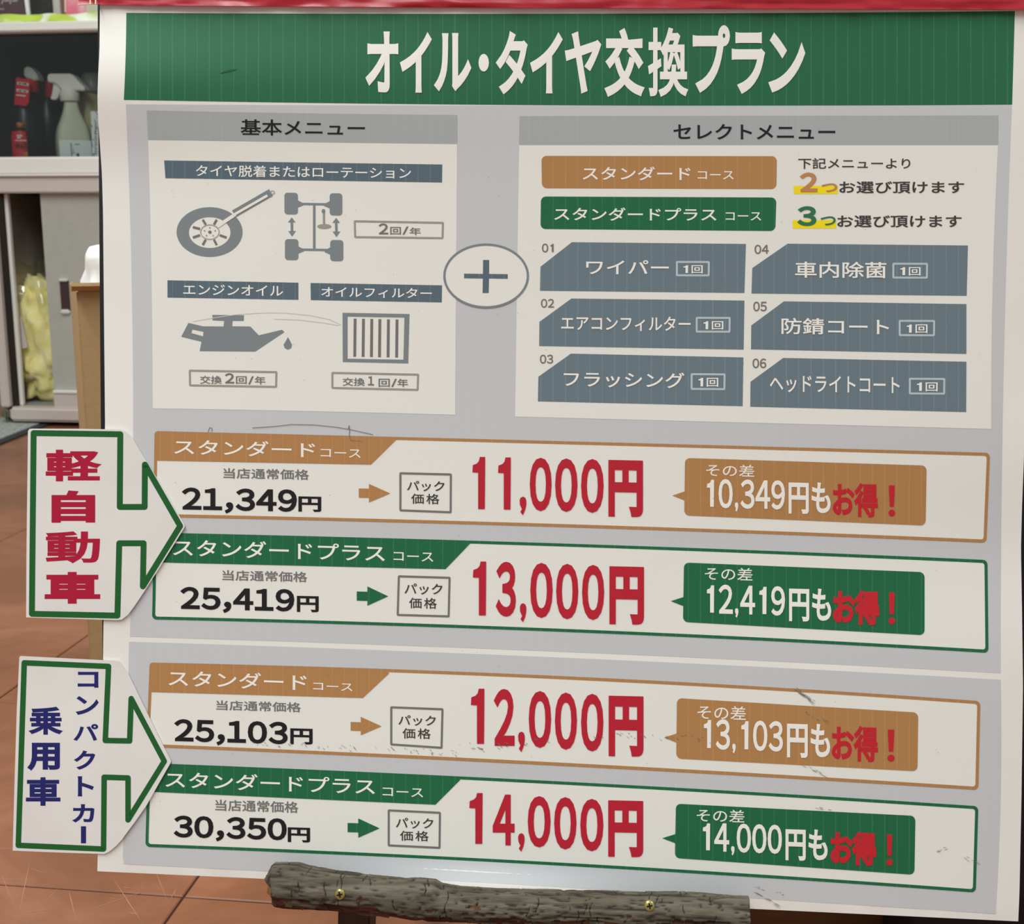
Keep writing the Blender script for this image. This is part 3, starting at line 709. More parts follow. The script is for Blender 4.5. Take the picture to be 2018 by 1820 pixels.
m_red = new_mat('red_plastic', (178, 20, 38), 0.34, 0.5)
m_redstripe = new_mat('banner_cream', (240, 212, 180), 0.4, 0.4)
def banner():
    bot = [(153, 10), (166, 9), (185, 8), (205, 9), (300, 10.5), (500, 12), (780, 14), (1200, 16), (1600, 17.5), (2060, 19)]
    nx, ny = 150, 14; V = []
    for j in range(ny+1):
        for i in range(nx+1):
            x = 153+(2060-153)*(i/nx)**1.15; t = j/ny
            x0 = x+ (max(0, 1-t)*14 if i < 2 else 0)
            y = -75+(interp(bot, x)+75)*t
            h = 0.0045+0.0016*noise.noise((x*0.006, y*0.11, 0))+0.0012*noise.noise((x*0.02, y*0.16+x*0.01, 5))
            V.append(sheet(x0, y, h))
    n = len(V); w = nx+1
    V += [p-PN*0.0006 for p in V]
    f = [(j*w+i, (j+1)*w+i, (j+1)*w+i+1, j*w+i+1) for j in range(ny) for i in range(nx)]
    f += [tuple(reversed([a+n for a in q])) for q in f[:nx*ny]]
    for i in range(nx):
        a = ny*w+i; f += [(i, i+1, i+1+n, i+n), (a+1, a, a+n, a+1+n)]
    for j in range(ny):
        a = j*w; b = a+nx; f += [(a+w, a, a+n, a+w+n), (b, b+w, b+w+n, b+n)]
    o = from_py('red_banner', V, f, m_red, None, True); crisp(o, nx*ny*2)
    for x in (176.5, 187):
        pr_rect('cream_stripe', [(x, -75), (x+2.6, -75), (x+2.6, 8.2), (x, 8.2)], m_redstripe, 0.0072/LY, o)
    return o
tag(banner(), 'glossy red plastic banner hanging along the top of the poster', 'banner')

easel = empty('display_easel', (0.03, 0.73, 0))
tag(easel, 'wooden display easel with a bark covered log rail carrying the poster', 'easel')
easel_inv = Matrix.Translation(-Vector(easel.location))
def adopt(o, p):
    o.parent = p; o.matrix_parent_inverse = Matrix.Translation(-Vector(p.location)); return o
LOG_OFF = 0.021
LTOP = [(525, 1722), (534, 1704), (541, 1699.5), (588, 1700), (606, 1706), (640, 1712), (720, 1722.5), (790, 1730.5), (815, 1730), (855, 1734), (870, 1741), (905, 1746.5), (1000, 1752), (1145, 1755.5), (1250, 1757.5), (1345, 1758.5), (1475, 1766)]
LBOT = [(525, 1772), (545, 1786), (560, 1789), (650, 1795), (750, 1803), (800, 1810), (850, 1816), (1000, 1822), (1200, 1829), (1475, 1845)]
def build_log():
    nr, ns = 640, 72; V = []; peel_shade = []; crack = []
    rnd = random.Random(7)
    cracks = [(rnd.uniform(540, 1465), rnd.uniform(0, 2*math.pi), rnd.uniform(.1, .4)) for _ in range(70)]+[(677, 1.1, .9), (678, 0.0, .4), (1281, 1.25, .6), (884, .3, .7), (1060, .5, .4), (1400, 1.1, .3), (610, 1.3, .3)]
    for i in range(nr+1):
        px = 524+(1474-524)*i/nr
        yt, yb = interp(LTOP, px), interp(LBOT, px)
        c = flat(px, (yt+yb)/2, LOG_OFF); R = (flat(px, yb, LOG_OFF)-flat(px, yt, LOG_OFF)).length/2
        for k in range(ns):
            a = 2*math.pi*k/ns                        # 0 faces the viewer, pi/2 up
            along = px*0.02
            ca, sa = math.cos(a), math.sin(a)
            n1 = noise.noise((along*0.35, ca*1.6, sa*1.6)); n2 = noise.noise((along*0.9, ca*5, sa*5+3)); n3 = noise.noise((along*2.6, ca*14, sa*14))
            n4 = noise.noise((along*9, ca*22, sa*22+9))
            ridge = 1-abs(noise.noise((along*0.32+n1, ca*5+1.2*n2, sa*5)))*2
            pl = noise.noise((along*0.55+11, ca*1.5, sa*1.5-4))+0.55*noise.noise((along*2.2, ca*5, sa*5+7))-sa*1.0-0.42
            p = 1.0 if pl > 0 else 0.0  # peeled bark, biased downwards to carry the underside's shadow in its colour
            r = R*(1+0.010*n1+0.016*n2+0.012*n3+0.008*n4)-0.0012*max(0, ridge-0.55)*2.2+0.0007*noise.noise((along*0.4, ca*3.2, sa*3.2+5))-(0.0011 if p else 0)
            cr = 0.0
            for cxp, ca0, ln in cracks:
                if abs(px-cxp-3*math.sin(a*5+cxp)) < 0.9 and abs((a-ca0+math.pi) % (2*math.pi)-math.pi) < ln: cr = 1.0
            if cr: r -= 0.0006
            d = PN*ca-PV*sa
            if i < 14: r *= 1-0.10*(1-i/14)**2
            V.append(PU*(0.0085*max(0, ca*0.8-sa*0.5)*(1-min(1, i/14)))+c+d*r+PU*(0.0012*noise.noise((ca*3, sa*3, 4+i//(nr+1))) if i in (0, nr) else 0))
            peel_shade.append(p); crack.append(max(cr, min(.8, max(0, ridge-0.74)*4)))
    f = []
    for i in range(nr):
        for k in range(ns):
            a = i*ns+k; b = i*ns+(k+1) % ns
            f.append((a, b, b+ns, a+ns))
    o = from_py('rail_log', V, f, None, None, True)
    me = o.data
    at = me.attributes.new('peel_shade', 'FLOAT', 'POINT'); at.data.foreach_set('value', peel_shade)
    at = me.attributes.new('crack', 'FLOAT', 'POINT'); at.data.foreach_set('value', crack)
    bm = bmesh.new(); bm.from_mesh(me); bmesh.ops.recalc_face_normals(bm, faces=bm.faces[:]); bm.to_mesh(me); bm.free()
    m = new_mat('bark', (100, 96, 80), 0.85, 0.15)
    tc = nd(m, 'ShaderNodeTexCoord'); mp = nd(m, 'ShaderNodeMapping'); mp.inputs['Scale'].default_value = (16, 150, 150)
    n = nd(m, 'ShaderNodeTexNoise'); n.inputs['Scale'].default_value = 1; n.inputs['Detail'].default_value = 6; n.inputs['Roughness'].default_value = .65
    lk(m, tc.outputs['Object'], mp.inputs[0]); lk(m, mp.outputs[0], n.inputs['Vector'])
    r = nd(m, 'ShaderNodeValToRGB'); e = r.color_ramp.elements
    e[0].position = .3; e[0].color = rgba((70, 62, 52)); e[1].position = .72; e[1].color = rgba((132, 124, 106)); x = e.new(.5); x.color = rgba((104, 97, 82))
    lk(m, n.outputs['Fac'], r.inputs[0])
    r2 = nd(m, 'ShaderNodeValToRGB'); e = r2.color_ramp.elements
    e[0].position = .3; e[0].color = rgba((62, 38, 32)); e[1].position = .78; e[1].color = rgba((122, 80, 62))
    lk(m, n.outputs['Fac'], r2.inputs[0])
    a1 = nd(m, 'ShaderNodeAttribute'); a1.attribute_name = 'peel_shade'; a2 = nd(m, 'ShaderNodeAttribute'); a2.attribute_name = 'crack'
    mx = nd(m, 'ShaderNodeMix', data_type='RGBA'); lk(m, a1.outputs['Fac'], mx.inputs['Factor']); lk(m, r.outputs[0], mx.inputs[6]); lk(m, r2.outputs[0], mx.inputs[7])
    mx2 = nd(m, 'ShaderNodeMix', data_type='RGBA'); lk(m, a2.outputs['Fac'], mx2.inputs['Factor']); lk(m, mx.outputs[2], mx2.inputs[6]); mx2.inputs[7].default_value = rgba((44, 36, 31))
    lk(m, mx2.outputs[2], bs(m).inputs['Base Color'])
    b = nd(m, 'ShaderNodeBump'); b.inputs['Strength'].default_value = 1.0; b.inputs['Distance'].default_value = .0016
    lk(m, n.outputs['Fac'], b.inputs['Height']); lk(m, b.outputs[0], bs(m).inputs['Normal'])
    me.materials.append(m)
    adopt(o, easel)
    m_end = noisy('cut_wood', (176, 132, 96), (142, 100, 70), 90, 0.8, 0.2)
    for i0, sgn in ((0, -1), (nr, 1)):
        ring = V[i0*ns:(i0+1)*ns]; c = sum(ring, Vector())/ns
        vv = [c+PU*sgn*0.0008]+[c+(p-c)*.6+PU*sgn*0.0006 for p in ring]+[p+PU*sgn*0.0001 for p in ring]
        ff = [(0, 1+k, 1+(k+1) % ns) for k in range(ns)]+[(1+k, 1+ns+k, 1+ns+(k+1) % ns, 1+(k+1) % ns) for k in range(ns)]
        e = from_py('cut_end', vv, ff, m_end)
        e.parent = o
        e['label'] = 'pale sawn end of the log'
    return V
LOGV = build_log()
m_brass = new_mat('screw_brass', (196, 180, 112), 0.28, 0.5, 0.85)
m_hole = new_mat('screw_recess', (34, 28, 18), 0.7, 0.2)
def screw(px, py, up):
    yt, yb = interp(LTOP, px), interp(LBOT, px)
    c0 = flat(px, (yt+yb)/2, LOG_OFF); R = (flat(px, yb, LOG_OFF)-flat(px, yt, LOG_OFF)).length/2
    p = flat(px, py, LOG_OFF+R)
    k = max(-1, min(1, -(p-c0).dot(PV)/R)); a = math.asin(k)
    d = PN*math.cos(a)-PV*math.sin(a)
    n = (PN*math.cos(a*.35)-PV*math.sin(a*.35)).normalized(); ux = PU; uy = n.cross(ux)
    c = c0+d*(R*1.0+0.0003)
    V = []; f = []; NS = 28
    for r, h in ((0.0034, -0.004), (0.0034, 0.0002), (0.0031, 0.0006), (0.0022, 0.0009), (0.0001, 0.0010)):
        V += [c+ux*r*math.cos(2*math.pi*i/NS)+uy*r*math.sin(2*math.pi*i/NS)+n*h for i in range(NS)]
    for j in range(4):
        for i in range(NS):
            f.append((j*NS+i, j*NS+(i+1) % NS, (j+1)*NS+(i+1) % NS, (j+1)*NS+i))
    o = from_py('screw', V, f, m_brass, None, True); adopt(o, easel); o['label'] = 'brass cross-head screw'
    L, wd = 0.0019, 0.00055
    pts = [(wd, wd), (L, wd*.7), (L, -wd*.7), (wd, -wd), (wd*.7, -L), (-wd*.7, -L), (-wd, -wd), (-L, -wd*.7), (-L, wd*.7), (-wd, wd), (-wd*.7, L), (wd*.7, L)]
    ca, sa = math.cos(.25), math.sin(.25)
    q = [c+ux*(x*ca-y*sa)+uy*(x*sa+y*ca) for x, y in pts]
    vv = [p+n*0.0014 for p in q]+[p+n*0.0002 for p in q]; m = len(q)
    ff = [tuple(range(m)), tuple(reversed(range(m, 2*m)))]+[(i, (i+1) % m, (i+1) % m+m, i+m) for i in range(m)]
    x = from_py('cross_recess', vv, ff, m_hole); x.parent = o
screw(678.5, 1762.5, 0); screw(1278.5, 1787.5, 0)
m_leg = noisy('dark_stained_wood', (58, 38, 26), (76, 52, 36), 9, 0.6, 0.3, stretch=(6, 6, 1))
for px in (716, 1286):
    top = flat(px, 1300, -0.053); w = 0.0115
    # front leg follows the board down to the floor
    k = top.z/-PV.z; bot = top+PV*k
    v = [top-PU*w+PN*.012, top+PU*w+PN*.012, bot+PU*w+PN*.012, bot-PU*w+PN*.012]
    for q in (v[2], v[3]): q += PV*(q.z/-PV.z)
    o = slab('leg', v, 0.024, m_leg, None, 0.001); adopt(o, easel)
    # rear leg
    b2 = Vector((top.x, top.y+0.33, 0)); d = (b2-top).normalized(); side = PU*w
    t2 = top+PV*0.03-PN*0.014; b2 = Vector((t2.x, t2.y+0.30, 0.0))
    up = Vector((0, .018, 0))
    vv = [t2-side, t2+side, t2+side+up, t2-side+up, b2-side, b2+side, b2+side+up, b2-side+up]
    for q in vv[4:]: q.z = 0.0
    o = from_py('rear_leg', vv, [(0, 1, 2, 3), (7, 6, 5, 4), (0, 4, 5, 1), (1, 5, 6, 2), (2, 6, 7, 3), (3, 7, 4, 0)], m_leg); adopt(o, easel)

# things behind the poster's lower right corner
m_brown = noisy('brown_board', (104, 62, 34), (122, 76, 44), 8, 0.6, 0.3, stretch=(1, 1, 8))
p = at_depth(1798, 1800, 1.02); q = at_depth(1300, 1800, 1.02)
tag(box_world('brown_panel', ((p.x+q.x)/2, 1.03, 0), p.x-q.x, 0.02, 0.42, m_brown, bevel=0.002), 'dark brown wooden panel standing behind the right end of the log rail', 'panel')
m_blk2 = noisy('black_case', (16, 12, 13), (28, 20, 20), 30, 0.5, 0.4)
tag(box_world('black_case', (at_depth(1800, 1800, 0.93).x+0.18, 0.97, 0), 0.36, 0.08, 0.5, m_blk2, bevel=0.004), 'black case standing beside the brown panel behind the poster', 'case')

# ------------------------------------------------------------------ cardboard cartons left of the poster
m_cardb = noisy('cardboard', (178, 147, 103), (184, 153, 109), 160, 0.85, 0.15)
m_cardin = new_mat('cardboard_inner', (150, 112, 72), 0.9, 0.1)
def carton(name, corner, w, d, h, yaw, z0, label, open_top=False, group=None):
    """corner = front left bottom corner; front face runs along yaw"""
    ex = Vector((math.cos(yaw), math.sin(yaw), 0)); ey = Vector((-math.sin(yaw), math.cos(yaw), 0)); ez = Vector((0, 0, 1))
    root = empty(name, (corner.x, corner.y, z0)); o0 = Vector((corner.x, corner.y, z0))
    def pb(nm, a0, a1, b0, b1, c0, c1, mat, bev=0.002):
        bm = bmesh.new(); bmesh.ops.create_cube(bm, size=1)
        for q in bm.verts:
            q.co = ex*(a0 if q.co.x < 0 else a1)+ey*(b0 if q.co.y < 0 else b1)+ez*(c0 if q.co.z < 0 else c1)
        bmesh.ops.recalc_face_normals(bm, faces=bm.faces[:])
        if bev: bmesh.ops.bevel(bm, geom=bm.edges[:], offset=bev, segments=2, affect='EDGES')
        return from_bm(nm, bm, mat, root)
    t = 0.005
    if open_top:
        pb('wall', 0, w, 0, t, 0, h, m_cardb); pb('wall', 0, w, d-t, d, 0, h, m_cardb)
        pb('wall', 0, t, t, d-t, 0, h, m_cardb); pb('wall', w-t, w, t, d-t, 0, h, m_cardb); pb('bottom', t, w-t, t, d-t, 0, t, m_cardb)
        # front flap bent outwards
        vs = []
        for a in (-0.006, w):
            for b, c in ((-0.001, h-0.001), (-0.022, h+0.006), (-0.021, h+0.010), (0.003, h+0.004)):
                vs.append(ex*a+ey*b+ez*c)
        from_py('flap', vs, [(0, 1, 2, 3), (7, 6, 5, 4), (0, 4, 5, 1), (1, 5, 6, 2), (2, 6, 7, 3), (3, 7, 4, 0)], m_cardb, root)
    else:
        pb('body', 0, w, 0, d, 0, h, m_cardb)
        pb('flap', 0.001, w-0.001, 0.001, d/2-.001, h, h+0.004, m_cardb, 0.001); pb('flap', 0.001, w-0.001, d/2+.001, d-0.001, h, h+0.004, m_cardb, 0.001)
    tag(root, label, 'carton')
    return root, o0, ex, ey
cz = at_depth(173, 1240, 1.50)
h_low = 0.32
carton('cardboard_carton', Vector((cz.x, 1.50, 0)), 0.42, 0.34, h_low, math.radians(19), 0.0, 'closed cardboard carton on the floor under the tall open carton')
p1 = at_depth(154, 620, 1.53); top = at_depth(150, 572, 1.53)
_, c0, ex, ey = carton('cardboard_carton', Vector((at_depth(161, 730, 1.53).x, 1.53, 0)), 0.30, 0.24, top.z-h_low-0.004, math.radians(21.3), h_low+0.004, 'tall open cardboard carton holding a white plastic bag', True)
m_bag = new_mat('white_plastic', (236, 232, 226), 0.35, 0.4)
def lumpy(name, c, sx, sy, sz, amp, sc, seed, mat, sub=4, flat_z=None, power=1.0, yaw=0.0):
    bm = bmesh.new(); bmesh.ops.create_icosphere(bm, subdivisions=sub, radius=1)
    for v in bm.verts:
        n = v.co.copy()
        k = [math.copysign(abs(a)**power, a) for a in n]; q = Vector(k)
        fold = noise.noise(n*sc+Vector((seed, 0, 0)))+0.5*noise.noise(n*sc*2.3+Vector((0, seed, 0)))
        q *= 1+amp*(fold-0.6*abs(noise.noise(n*sc*1.4+Vector((0, 0, seed)))))
        v.co = Vector((q.x*sx, q.y*sy, q.z*sz))
        if flat_z is not None and v.co.z < flat_z: v.co.z = flat_z
    bmesh.ops.rotate(bm, matrix=Matrix.Rotation(yaw, 3, 'Z'), verts=bm.verts)
    bmesh.ops.translate(bm, vec=c, verts=bm.verts)
    return from_bm(name, bm, mat, None, True)
bc = c0+ex*0.060+ey*0.070; bz = at_depth(195, 473, bc.y).z
bag = lumpy('plastic_bag', Vector((bc.x, bc.y, bz-0.085)), 0.050, 0.050, 0.085, 0.16, 1.5, 2.0, m_bag, 4, None, 0.62)
tag(bag, 'crumpled white plastic bag sticking out of the tall open carton', 'bag')
bt = lumpy('printed_patch', at_depth(201, 531, 1.585), 0.007, 0.004, 0.005, 0.1, 2, 1, new_mat('bag_yellow', (196, 164, 40), 0.5, 0.3), 2); bt.parent = bag

# ------------------------------------------------------------------ display cabinet in the background
CY_ = -math.radians(7)
cex = Vector((math.cos(CY_), math.sin(CY_), 0)); cey = Vector((-math.sin(CY_), math.cos(CY_), 0))
C0 = on_floor(4, 838); C0.z = 0
def cpt(px, py, d=0.0):
    r = ray(px, py); o = C0+cey*d
    X = CAM+r*((o-CAM).dot(cey)/r.dot(cey)); q = X-C0
    return q.dot(cex), X.z
def cw(u, d, z): return C0+cex*u+cey*d+Vector((0, 0, z))
def zc(py, px=100, d=0.0): return cpt(px, py, d)[1]
cab = empty('display_cabinet', C0)
CAB_INV = Matrix.Translation(-C0)
def cadopt(o, parent=cab):
    o.parent = parent
    if parent is cab: o.matrix_parent_inverse = CAB_INV
    return o
def cbox(name, u0, u1, d0, d1, z0, z1, mat, parent=None, bevel=0.0):
    bm = bmesh.new(); bmesh.ops.create_cube(bm, size=1)
    for q in bm.verts: q.co = cw(u0 if q.co.x < 0 else u1, d0 if q.co.y < 0 else d1, z0 if q.co.z < 0 else z1)
    bmesh.ops.recalc_face_normals(bm, faces=bm.faces[:])
    if bevel: bmesh.ops.bevel(bm, geom=bm.edges[:], offset=bevel, segments=3, affect='EDGES')
    o = from_bm(name, bm, mat)
    return cadopt(o, parent) if parent is not None else o
def cprof(name, pts, d0, d1, mat, parent=None, bevel=0.0):
    """pixel outline seen on the plane d0, extruded back to d1"""
    a = [cpt(x, y, d0) for x, y in pts]; n = len(a)
    bm = bmesh.new()
    fv = [bm.verts.new(cw(u, d0, z)) for u, z in a]; bv = [bm.verts.new(cw(u, d1, z)) for u, z in a]
    bm.faces.new(fv); bm.faces.new(list(reversed(bv)))
    for i in range(n): bm.faces.new((fv[i], bv[i], bv[(i+1) % n], fv[(i+1) % n]))
    bmesh.ops.recalc_face_normals(bm, faces=bm.faces[:])
    if bevel: bmesh.ops.bevel(bm, geom=bm.edges[:], offset=bevel, segments=2, affect='EDGES')
    bmesh.ops.triangulate(bm, faces=[f for f in bm.faces if len(f.verts) > 4])
    return from_bm(name, bm, mat, parent)
m_alu = new_mat('champagne_aluminium', (214, 200, 190), 0.42, 0.5, 0.2)
m_alu2 = new_mat('rail_aluminium', (240, 234, 226), 0.42, 0.5, 0.1)
m_door = noisy('door_laminate', (176, 173, 161), (181, 178, 166), 30, 0.6, 0.3)
m_cap = new_mat('corner_cap_plastic', (104, 98, 84), 0.6, 0.3)
m_case_shade = new_mat('interior_shade', (17, 18, 18), 0.7, 0.2)  # near black, puts the shade of the enclosed case into the colour
m_brownin = new_mat('interior_brown', (86, 40, 26), 0.7, 0.2)
m_grayin = new_mat('interior_gray', (150, 152, 146), 0.6, 0.3)
m_trackd = new_mat('track_dark', (40, 32, 24), 0.6, 0.3)
m_chrome = new_mat('chrome', (250, 248, 244), 0.25, 0.5, 0.5)
m_hand = new_mat('handle_recess', (66, 46, 44), 0.45, 0.4)
m_board = new_mat('top_board_white', (240, 235, 224), 0.5, 0.3)
CW_ = 1.75; CD = 0.46
zb0, zb1 = zc(831), zc(803); zl0, zl1 = zc(380), zc(309); zt0, zt1 = zc(62), zc(44)
pu = cpt(18, 790)[0]                                   # right side of the left post
cbox('left_post', 0.0, pu, 0.0, 0.05, zb1-.002, zl0, m_alu, cab, 0.004)
cbox('corner_cap', -0.002, pu, -0.006, 0.05, zb0, zb1-.002, m_cap, cab, 0.012)
cbox('bottom_rail', pu, CW_, -0.006, 0.05, zb0, zb1, m_alu, cab, 0.008)
cbox('side_panel', 0.0, 0.015, 0.05, CD, zb0, zl0, m_alu, cab)
cbox('side_panel', CW_-.015, CW_, 0.05, CD, zb0, zt0, m_alu, cab)
cbox('back_panel', 0.015, CW_-.015, CD-.012, CD, zb0, zl0, m_brownin, cab)
cbox('base_board', 0.015, CW_-.015, 0.05, CD-.012, zb0+.005, zb1, m_grayin, cab)
cbox('door_track', pu, pu+0.018, 0.02, 0.05, zb1, zl0, m_trackd, cab)
cbox('track_strip', pu+0.018, pu+0.029, 0.03, 0.05, zb1, zl0, m_alu2, cab, 0.003)
du = cpt(94, 600, 0.02)[0]
door = cbox('sliding_door', du, 1.05, 0.020, 0.036, zc(769), zl0, m_door, cab, 0.001)
cbox('door_rail', du+.004, 1.05, 0.006, 0.040, zc(806), zc(775), m_alu, door, 0.003)
cbox('door_rail_highlight', du+.004, 1.05, 0.002, 0.040, zc(775), zc(769), m_alu2, door, 0.002)  # lighter strip added as the highlight line along the door rail
hu0, hz1 = cpt(117, 549, .02); hu1, hz0 = cpt(138.5, 618, .02)
hu0 += .001
cbox('handle', hu0, hu0+0.030, 0.0165, 0.022, hz0+.006, hz1-.006, m_hand, door, 0.001)
cbox('handle_cap', hu0, hu0+0.030, 0.008, 0.022, hz1-.008, hz1, m_chrome, door, 0.003)
cbox('handle_cap', hu0, hu0+0.030, 0.008, 0.022, hz0, hz0+.014, m_chrome, door, 0.004)
door2 = cbox('sliding_door', 1.03, CW_-.02, 0.042, 0.05, zb1, zl0, m_door, cab, 0.001)
cbox('counter_rail', -0.002, CW_, -0.012, 0.05, zc(344.5), zl1, m_alu2, cab, 0.006)
cbox('counter_lip', -0.002, CW_, -0.020, 0.05, zc(347.5), zc(343), m_alu2, cab, 0.002)
cbox('lower_rail', -0.002, CW_, -0.008, 0.05, zl0, zc(347.5), m_alu, cab, 0.004)
cbox('shelf_board', 0.0, CW_, 0.05, CD, zl0, zl1-.006, m_case_shade, cab)
cbox('side_panel', 0.0, 0.015, 0.03, CD, zl1, zt0, m_case_shade, cab)
cbox('case_shade_sheet', 0.015, CW_-.015, 0.05, CD-.012, zt0-.008, zt0, m_case_shade, cab)  # dark sheet added below the top board, standing in for shade
cbox('back_panel', 0.015, CW_-.015, CD-.012, CD, zl1-.006, zt0, m_case_shade, cab)
cbox('top_board', -0.01, CW_, -0.02, CD, zt0, zt1, m_board, cab, 0.003)
for u in (0.03, CW_-.08):
    for d in (0.05, CD-.08): cbox('foot', u, u+.05, d, d+.05, 0.0, zb0+.001, m_trackd, cab)
m_glass = bpy.data.materials.new('thin_glass'); m_glass.use_nodes = True
nt = m_glass.node_tree; nt.nodes.remove(nt.nodes['Principled BSDF'])
tr = nt.nodes.new('ShaderNodeBsdfTransparent'); tr.inputs[0].default_value = (.90, .93, .91, 1)
gs = nt.nodes.new('ShaderNodeBsdfGlossy'); gs.inputs['Roughness'].default_value = 0.02
fr = nt.nodes.new('ShaderNodeFresnel'); fr.inputs[0].default_value = 1.45
ms = nt.nodes.new('ShaderNodeMixShader'); nt.links.new(fr.outputs[0], ms.inputs[0]); nt.links.new(tr.outputs[0], ms.inputs[1]); nt.links.new(gs.outputs[0], ms.inputs[2])
nt.links.new(ms.outputs[0], nt.nodes['Material Output'].inputs[0])
cbox('glass_pane', 0.015, CW_-.015, 0.028, 0.032, zl1, zt0, m_glass, cab)
tag(cab, 'beige aluminium display cabinet with glass upper case and grey sliding door', 'cabinet')

# goods in the glass case
ZS = zl1-.006
def clathe(name, px, d, prof, mat, parent=None, arc=None, ns=28, squash=1.0, scale=1.0):
    """body of revolution standing in the case: prof = [(py, half width in px)]"""
    u0 = cpt(px, prof[0][0], d)[0]; V = []; f = []
    a0, a1 = arc if arc else (0, 2*math.pi)
    n = ns if not arc else ns+1
    for py, hw in prof:
        z = cpt(px, py, d)[1]; r = (cpt(px+hw, py, d)[0]-cpt(px, py, d)[0])*scale
        for i in range(n):
            a = a0+(a1-a0)*i/ns
            V.append(cw(u0+r*math.sin(a), d-r*squash*math.cos(a), z))
    for j in range(len(prof)-1):
        for i in range(n if not arc else ns):
            f.append((j*n+i, j*n+(i+1) % n, (j+1)*n+(i+1) % n, (j+1)*n+i))
    if not arc:
        f.append(tuple(range(n-1, -1, -1))); k = (len(prof)-1)*n; f.append(tuple(range(k, k+n)))
    return from_py(name, V, f, mat, parent, True)
def shelf_py(px, d):
    # pixel row where the shelf is met at depth d
    P = C0+cey*d+cex*cpt(px, 309, d)[0]; P.z = ZS+.0005
    v = P-CAM
    zf = v.y*CP-v.z*SP
    return CY+F*(-v.y*SP-v.z*CP)/zf
m_milk = new_mat('milky_plastic', (218, 214, 190), 0.4, 0.4)
m_wp = new_mat('white_trigger_plastic', (250, 240, 232), 0.45, 0.4)
m_lab = new_mat('label_white', (252, 252, 252), 0.6, 0.2)
m_pen = new_mat('pen_blue', (52, 58, 92), 0.6, 0.2)
m_bk = new_mat('black_bottle', (22, 22, 23), 0.35, 0.4)
m_rl = new_mat('label_red', (224, 34, 44), 0.45, 0.4)
m_or = new_mat('orange_cap', (206, 120, 30), 0.45, 0.4)
m_wcap = new_mat('white_cap', (244, 244, 238), 0.4, 0.4)
def spray_bottle():
    d = 0.13
    u, _ = cpt(137.5, 300, d); z0 = ZS+.0005; zn = cpt(137, 199, d)[1]; H = zn-z0
    yaw = math.radians(32); V = []; ns = 32
    secs = [(0, .96), (.02, 1), (.30, 1), (.46, .96), (.58, .86), (.70, .68), (.82, .52), (.93, .42), (1.0, .39)]
    s0 = (cpt(180, 300, d)[0]-cpt(97, 300, d)[0])
    A = s0/2/(math.cos(yaw)+math.sin(yaw))*1.02
    for t, k in secs:
        for i in range(ns):
            a = 2*math.pi*i/ns; c, s = math.cos(a), math.sin(a); e = 0.35+0.6*max(0, t-.55)
            x = math.copysign(abs(c)**e, c)*A*k; y = math.copysign(abs(s)**e, s)*A*k
            V.append(cw(u+x*math.cos(yaw)-y*math.sin(yaw), d+.03+x*math.sin(yaw)+y*math.cos(yaw), z0+H*t))
    f = [(j*ns+i, j*ns+(i+1) % ns, (j+1)*ns+(i+1) % ns, (j+1)*ns+i) for j in range(len(secs)-1) for i in range(ns)]
    f += [tuple(range(ns-1, -1, -1)), tuple(range((len(secs)-1)*ns, len(secs)*ns))]
    root = from_py('spray_bottle', V, f, m_milk, None, True)
    tag(root, 'milky plastic spray bottle with white trigger head in the glass case', 'spray bottle')
    clathe('collar', 138.5, d+.03, [(200, 17), (199, 18), (181, 18), (177, 16)], m_wp, root)
    cprof('trigger_head', [(93, 147), (97, 145), (138, 145), (146, 150), (153, 160), (166, 172), (167, 178), (122, 178), (117, 171), (109, 164), (93, 161)], d+.01, d+.05, m_wp, root, 0.003)
    cprof('trigger', [(104, 161), (112, 163), (118, 170), (117, 182), (113, 193), (108, 197), (99, 195), (102, 184), (104, 172)], d+.022, d+.038, m_wp, root, 0.002)
    # label on the front-left face, carried out along the face
    fe = cex*math.cos(yaw)+cey*math.sin(yaw); fn = cex*math.sin(yaw)-cey*math.cos(yaw)
    cc = cw(u, d+.03, 0)+fn*(A+.0006)
    zl = cpt(120, 277, d)[1]
    def lq(nm, a0, a1, c0, c1, mat, off=0.0):
        vv = [cc+fe*a+fn*o+Vector((0, 0, z)) for o in (off, off+.0004) for a, z in ((a0, c0), (a1, c0), (a1, c1), (a0, c1))]
        return from_py(nm, vv, [(0, 1, 2, 3), (7, 6, 5, 4), (0, 4, 5, 1), (1, 5, 6, 2), (2, 6, 7, 3), (3, 7, 4, 0)], mat, root)
    lq('label', -A*.92, A*.92, z0+.002, zl, m_lab)
    h = zl-z0
    for a, w, c0, c1 in ((-.28, .05, .2, .85), (-.16, .03, .45, .6), (.02, .16, .05, .35), (-.05, .3, .78, .82), (-.2, .12, .35, .4), (-.2, .12, .12, .18)):
        lq('label_marks', A*a, A*(a+w), z0+h*c0, z0+h*c1, m_pen, .0006)
    return root
spray_bottle()
